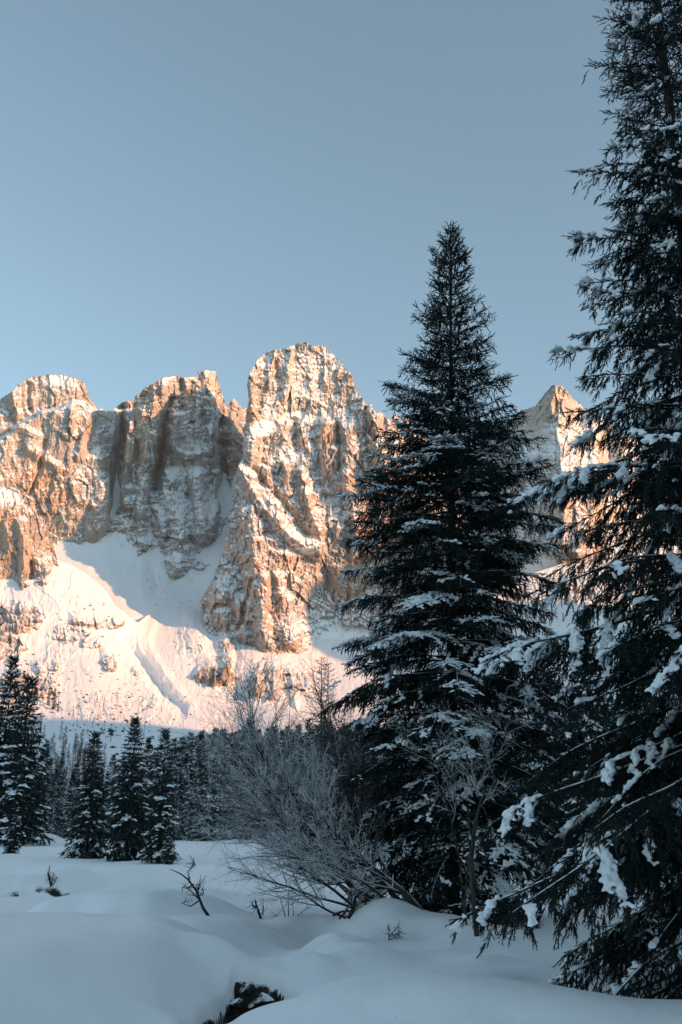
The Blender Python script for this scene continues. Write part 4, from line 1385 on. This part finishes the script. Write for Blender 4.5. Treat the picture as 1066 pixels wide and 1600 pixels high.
def build_boulders():
    r = np.random.default_rng(31)
    mat = make_boulder_mat()
    M = []
    for k in range(4):
        V, f = rock_mesh(60 + k)
        me = mesh_from('boulder', V, f, smooth=False)
        me.materials.append(mat)
        M.append(me)
    places = []
    for i in range(70):
        places.append((r.normal(195, 45), r.normal(1100, 28), r.uniform(0.9, 2.6), 'mountain_slope', 'snow-capped boulder among pines on the slope by the shadow line', 'boulders on the slope by the shadow line'))
    for i in range(16):
        places.append((r.uniform(225, 300), r.uniform(880, 950), r.uniform(0.8, 1.8), 'scree_basin', 'dark stone lying on the shaded scree under the towers', 'stones on the shaded scree'))
    for i in range(40):
        places.append((r.uniform(90, 190), r.uniform(930, 1060), r.uniform(1.0, 2.8), 'mountain_slope', 'rock poking out of the sunlit snow below the cliff', 'rocks in the sunlit snow below the cliff'))
    for i in range(24):
        places.append((r.uniform(285, 470), r.uniform(985, 1085), r.uniform(1.0, 3.0), 'mountain_slope', 'rock in the sunlit snow under the main tower', 'rocks in the sunlit snow under the main tower'))
    for px, py, s, surf, lab, grp in places:
        p = on_surface(surf, px, py)
        o = link('boulder', M[r.integers(0, 4)], (), None, (p[0], p[1], p[2] + 0.1 * s))
        o.scale = (s * r.uniform(0.9, 1.5), s, s * r.uniform(0.7, 1.1))
        o.rotation_euler = (r.normal(0, 0.2), r.normal(0, 0.2), r.random() * 6.28)
        tag(o, lab, 'rock', grp)


# ------------------------------------------------------------------ bare shrubs and twigs
class Bush:
    """Grows branching wood: thick wood, and fine twigs that may carry rime."""
    def __init__(self, seed):
        self.r = np.random.default_rng(seed)
        self.wood, self.fine = Geo(), Geo()

    def grow(self, p, d, L, rad, level, spec):
        r = self.r
        s = spec[level]
        n = max(3, int(L / s['step']))
        pts, d = [np.array(p, float)], np.array(d, float)
        d /= np.linalg.norm(d)
        dirs = [d]
        for i in range(n):
            d = d + r.normal(0, s['wander'], 3) + np.array([0, 0, s['up']]) + np.array(s.get('pull', (0, 0, 0)))
            d /= np.linalg.norm(d)
            pts.append(pts[-1] + d * L / n)
            dirs.append(d)
        pts = np.array(pts)
        q = np.linspace(0, 1, n + 1)
        rr = rad * (1 - q * s.get('taper', 0.75)) + 0.0005
        (self.wood if s['wood'] else self.fine).tube(pts, rr, s['sides'])
        if level + 1 < len(spec):
            m = int(L * s['kids'] + r.random())
            t = s['from'] + (1 - s['from']) * (np.arange(m) + r.random(m)) / max(m, 1)
            for k in range(m):
                i = min(n - 1, int(t[k] * n))
                o = pts[i] + (pts[i + 1] - pts[i]) * (t[k] * n - i)
                dd = dirs[i]
                ax = r.normal(0, 1, 3); ax -= ax @ dd * dd; ax /= np.linalg.norm(ax)
                a = r.uniform(*s['angle'])
                kd = dd * math.cos(a) + ax * math.sin(a)
                self.grow(o, kd, L * s['ratio'] * r.uniform(0.55, 1.15) * (1.1 - 0.55 * t[k]), float(np.interp(t[k], q, rr)) * s['rk'], level + 1, spec)


def make_rime():
    m, nt, b = new_mat('rimed_twigs')
    n = noise_tex(nt, 5.0, 4, 0.65)
    nt.links.new(ramp(nt, n, [(0.32, (0.15, 0.15, 0.152)), (0.47, (0.46, 0.47, 0.48)), (0.64, (0.76, 0.78, 0.80))]), b.inputs['Base Color'])
    return m


def pt(px, py, Y):
    return np.array(at(px, py, Y), float)


def build_shrubs():
    RIME = make_rime()
    BROWN = make_twig_bark('bare_shrub_twigs', (0.03, 0.027, 0.025), (0.16, 0.15, 0.145))
    WOOD = make_bark('shrub_bark', (0.018, 0.017, 0.016), (0.06, 0.055, 0.05), up0=0.45, up1=0.9)
    DARK = make_bark('dark_twig_bark', (0.014, 0.013, 0.012), (0.05, 0.045, 0.04), up0=0.6, up1=1.0)
    spec = [dict(step=0.2, wander=0.075, up=0.012, wood=True, sides=7, kids=4.2, **{'from': 0.14}, angle=(0.3, 0.8), ratio=0.46, rk=0.62, taper=0.8),
            dict(step=0.14, wander=0.07, up=0.02, wood=True, sides=4, kids=8.5, **{'from': 0.1}, angle=(0.35, 0.9), ratio=0.5, rk=0.6, taper=0.8),
            dict(step=0.10, wander=0.09, up=0.02, wood=False, sides=3, kids=15.0, **{'from': 0.06}, angle=(0.5, 1.25), ratio=0.36, rk=0.95, taper=0.6),
            dict(step=0.06, wander=0.12, up=0.02, wood=False, sides=3, kids=0, **{'from': 0.1}, angle=(0.4, 0.9), ratio=0.4, rk=0.8, taper=0.5)]
    # the big rime-covered shrub: stems fan out to the left from its foot beside the fir
    root = link('frosted_shrub', None, loc=(0.9, 21.2, 0.0))
    tag(root, 'large leafless shrub white with rime, its stems leaning left beside the tall fir', 'shrub')
    stems = [  # foot px, aim px, length, radius, depth of foot and of aim
        ((662, 1440), (550, 1300), 3.0, 0.075, 21.0, 21.0), ((640, 1440), (520, 1290), 2.8, 0.07, 21.2, 20.7), ((560, 1440), (392, 1330), 2.8, 0.032, 21.0, 20.4), ((545, 1436), (362, 1345), 2.6, 0.028, 21.0, 20.8),
        ((610, 1436), (432, 1240), 4.2, 0.05, 21.3, 21.2), ((600, 1436), (382, 1200), 4.6, 0.05, 21.3, 21.6), ((585, 1436), (342, 1230), 4.3, 0.042, 21.2, 20.6), ((605, 1436), (432, 1090), 5.1, 0.05, 21.5, 21.8),
        ((605, 1436), (402, 1130), 5.2, 0.05, 21.6, 22.4), ((590, 1436), (322, 1270), 4.0, 0.036, 21.2, 21.4), ((560, 1436), (307, 1200), 4.0, 0.036, 21.2, 21.2),
        ((598, 1436), (372, 1290), 3.4, 0.034, 21.1, 20.2), ((612, 1436), (432, 1300), 3.2, 0.036, 21.0, 20.2), ((575, 1436), (312, 1160), 4.5, 0.04, 21.2, 21.8), ((580, 1436), (357, 1060), 5.6, 0.045, 21.8, 22.4)]
    for i, (a, b2, L, rad, Y0, Y1) in enumerate(stems):
        B = Bush(500 + i)
        p0, p1 = pt(a[0], a[1], Y0), pt(b2[0], b2[1], Y1)
        p0[2] = float(ground_z(p0[0], p0[1])) - 0.08
        B.grow(p0 - np.array(root.location), p1 - p0, L, rad * (1 if rad > 0.07 else 0.88), 0, spec)
        st = link('stem', B.wood.mesh('stem', True), WOOD, root)
        if B.fine.n:
            link('rimed_twigs', B.fine.mesh('rimed_twigs'), BROWN if b2[1] < 1112 else RIME, st)
    # rime-covered bush between the two big conifers
    root = link('frosted_bush', None, loc=(float(pt(735, 1330, 18.5)[0]), 18.5, 0.0))
    tag(root, 'thin frosted bush rising between the tall fir and the big spruce', 'shrub')
    spec2 = [dict(spec[0], up=0.03, kids=2.6, **{'from': 0.5}), spec[1], spec[2], spec[3]]
    foot = ground_hit(738, 1446) - [0, 0, 0.08]
    YB = float(foot[1])
    for i, (tx, ty, L, rad) in enumerate([(730, 1060, 4.0, 0.02), (748, 1085, 3.7, 0.02)]):
        B = Bush(540 + i)
        B.grow(foot - np.array(root.location) + [0.06 * i - 0.15, 0.05 * (i % 2), 0], pt(tx, ty, YB - 0.3 + 0.25 * i) - foot, L, rad, 0, spec2)
        st = link('stem', B.wood.mesh('stem', True), WOOD, root)
        if B.fine.n:
            link('rimed_twigs', B.fine.mesh('rimed_twigs'), RIME, st)
    # broken dead trunk
    B = Bush(560)
    foot = ground_hit(746, 1462) - [0, 0, 0.12]
    YD = float(foot[1])
    o = np.array([foot[0], foot[1], 0])
    line = [foot, pt(741, 1420, YD), pt(736, 1350, YD), pt(742, 1290, YD - 0.1), pt(752, 1245, YD - 0.1)]
    B.wood.tube(np.array(line) - o, [0.05, 0.045, 0.04, 0.034, 0.012], 8)
    B.wood.tube(np.array([pt(739, 1310, YD - 0.1), pt(733, 1290, YD - 0.2), pt(731, 1262, YD - 0.2)]) - o, [0.026, 0.024, 0.02], 7)
    B.wood.tube(np.array([pt(728, 1300, YD - 0.2), pt(735, 1325, YD - 0.2), pt(742, 1372, YD - 0.2), pt(752, 1400, YD - 0.2)]) - o, [0.02, 0.025, 0.02, 0.01], 6)
    t = link('dead_tree', B.wood.mesh('dead_tree', True), make_bark('dead_wood', (0.022, 0.02, 0.018), (0.075, 0.068, 0.06), 0.0, 0.5, 0.9), None, tuple(o))
    tag(t, 'broken dead trunk with a snowy stub, in the gap between the two big conifers', 'tree')
    # slender half-bare conifers behind the shrub
    for i, (px, top, lab) in enumerate([(501, 1026, 'slender half-bare conifer behind the shrub, the taller one next to the big fir'), (512, 1036, 'slender half-bare conifer behind the shrub, the shorter one of the pair')]):
        Y = 58.0 + i
        x = float(at(px, 1330, Y)[0])
        z0 = float(ground_z(x, Y)) - 0.1
        H = float(at(px, top, Y)[2]) - z0
        g = conifer(H, lambda z: np.interp(z / H, [0, 0.3, 0.5, 0.9, 1], [0.5, 0.7, 1.25, 0.65, 0.05]), 600 + i, whorl=0.5, per=4, th0=lambda h: 0.1 + 0.4 * h, th1=lambda h: -0.1 + 0.6 * h, sec_gap=0.22, twig_gap=0.2, twig=0.26,
                    hang=0.25, trunk_r=0.12, bottom=3.0, blades=4, fine=False, wide=0.17, sec_ratio=0.35, snow=lambda h, rr: 0.2 + 0 * rr, snow_fat=1.6, under=0.2)
        plant('slender_conifer', g, (x, Y, z0), lab, 'tree', None, NEEDLES_FAR)
    # bare sapling in the snow
    B = Bush(571)
    foot = ground_hit(333, 1431)
    Y = float(foot[1])
    o = np.array([foot[0], foot[1], foot[2]])
    main = np.array([pt(335, 1432, Y), pt(318, 1420, Y), pt(312, 1405, Y), pt(306, 1390, Y), pt(294, 1374, Y), pt(282, 1365, Y), pt(266, 1358, Y)])
    main[0] = foot - [0, 0, 0.1]
    B.wood.tube(main - o, [0.03, 0.028, 0.024, 0.02, 0.016, 0.012, 0.006], 6)
    for a, b2, c in [((296, 1376), (294, 1362), (303, 1350)), ((306, 1392), (316, 1378), (314, 1380)), ((313, 1406), (298, 1416), (283, 1411)), ((314, 1408), (302, 1396), (290, 1384)), ((309, 1398), (311, 1386), (308, 1378)),
                     ((300, 1384), (292, 1388), (284, 1386)), ((310, 1400), (318, 1396), (317, 1388)), ((303, 1352), (300, 1349), (304, 1346))]:
        l = np.array([pt(*a, Y), pt(*b2, Y + 0.1), pt(*c, Y + 0.2)])
        B.wood.tube(l - o, [0.015, 0.012, 0.006], 5)
        for k in range(6):
            q = l[0] + (l[2] - l[0]) * B.r.uniform(0.2, 1)
            B.wood.tube(np.array([q, q + B.r.normal(0, 0.07, 3) + [0, 0, 0.03]]) - o, [0.008, 0.003], 4)
    t = link('bare_sapling', B.wood.mesh('bare_sapling', True), DARK, None, tuple(o))
    tag(t, 'crooked bare sapling leaning left out of the snow, alone in the open', 'sapling')
    # stump of a twig, thin stalks, sprigs
    def sprig(name, label, cat, Y, lines, seed, fuzz=0, mat=DARK):
        B = Bush(seed)
        p = ground_hit(*lines[0][0][0])
        Y = float(p[1])
        o = np.array([p[0], p[1], float(ground_z(p[0], p[1]))])
        for pts, rad in lines:
            l = np.array([pt(x, y, Y + 0.05 * k) for k, (x, y) in enumerate(pts)]) - o
            B.wood.tube(l, np.linspace(rad, rad * 0.4, len(l)), 5)
            for k in range(fuzz):
                q = l[0] + (l[-1] - l[0]) * B.r.uniform(0.15, 1)
                B.wood.tube([q, q + B.r.normal(0, 0.09, 3) + [0, 0, 0.02]], [0.007, 0.003], 4)
        t = link(name, B.wood.mesh(name, True), mat, None, tuple(o))
        tag(t, label, cat)
    sprig('twig_stump', 'short dark twig stump with bristly side shoots, between the sapling and the shrub', 'twig', 21.8, [([(408, 1436), (402, 1418), (398, 1406)], 0.03), ([(404, 1422), (394, 1412), (390, 1408)], 0.012), ([(400, 1416), (392, 1420)], 0.01), ([(411, 1430), (411, 1416), (412, 1404)], 0.012)], 580, 7)
    sprig('stalks', 'thin dry stalks standing in the snow left of the shrub foot', 'stalks', 22.3, [([(451, 1432), (451, 1410), (452, 1380)], 0.011), ([(446, 1432), (441, 1415), (436, 1400)], 0.011), ([(459, 1432), (458, 1420), (457, 1408)], 0.008), ([(463, 1432), (475, 1423), (487, 1417)], 0.009), ([(432, 1432), (438, 1424)], .008), ([(466, 1440), (463, 1446)], .008)], 581, 2)
    sprig('small_sprig', 'little dark sprig on the round snow mound below the leaning stems', 'twig', 19.6, [([(608, 1470), (608, 1452), (606, 1443)], 0.013), ([(609, 1462), (618, 1452), (624, 1446)], 0.009), ([(609, 1464), (622, 1458), (630, 1455)], 0.009), ([(612, 1466), (626, 1462)], 0.007)], 582, 6)
    sprig('bank_twig', 'dark twig tuft on the edge of the far stream bank', 'twig', 33.4, [([(80, 1386), (76, 1365), (78, 1352)], 0.03), ([(77, 1375), (74, 1362)], 0.02), ([(80, 1384), (84, 1366)], .02), ([(82, 1384), (90, 1370)], .015)], 583, 9)
    sprig('dead_branch', 'dark dead branch lying at the foot of the leaning stems', 'branch', 20.9, [([(545, 1436), (552, 1420), (556, 1400), (552, 1380)], 0.05), ([(520, 1430), (535, 1424), (560, 1422)], 0.03), ([(530, 1436), (545, 1418), (562, 1412)], .022), ([(572, 1436), (571, 1400), (573, 1385)], .03)], 584, 10)
    # stones and ice lumps in the stream hole
    r = np.random.default_rng(5)
    bm_ = make_bark('wet_stone', (0.008, 0.008, 0.008), (0.035, 0.032, 0.03), up0=0.55, up1=0.85)
    for k, (px, py, s, lab) in enumerate([(388, 1546, 0.10, 'snow-capped stone in the open stream hole'), (372, 1568, 0.09, 'low wet stone at the near edge of the stream hole'), (412, 1562, 0.12, 'dark stone deep in the stream hole at its far side'), (396, 1572, 0.06, 'smallest stone in the stream hole')]):
        V, f = rock_mesh(70 + k, 0.75)
        p = pt(px, py, 13.3)
        o = link('stone', mesh_from('stone', V * s, f, smooth=False), bm_, None, (float(p[0]), 13.3, float(p[2])))
        o.scale = (1.2, 1.0, 1.0)
        tag(o, lab, 'stone')


build_mountains()
build_ridge()
build_ground()
FOREST = None
build_near_firs()
build_mid_firs()
FOREST = build_forest()
build_larches()
build_boulders()
build_shrubs()
build_haze()
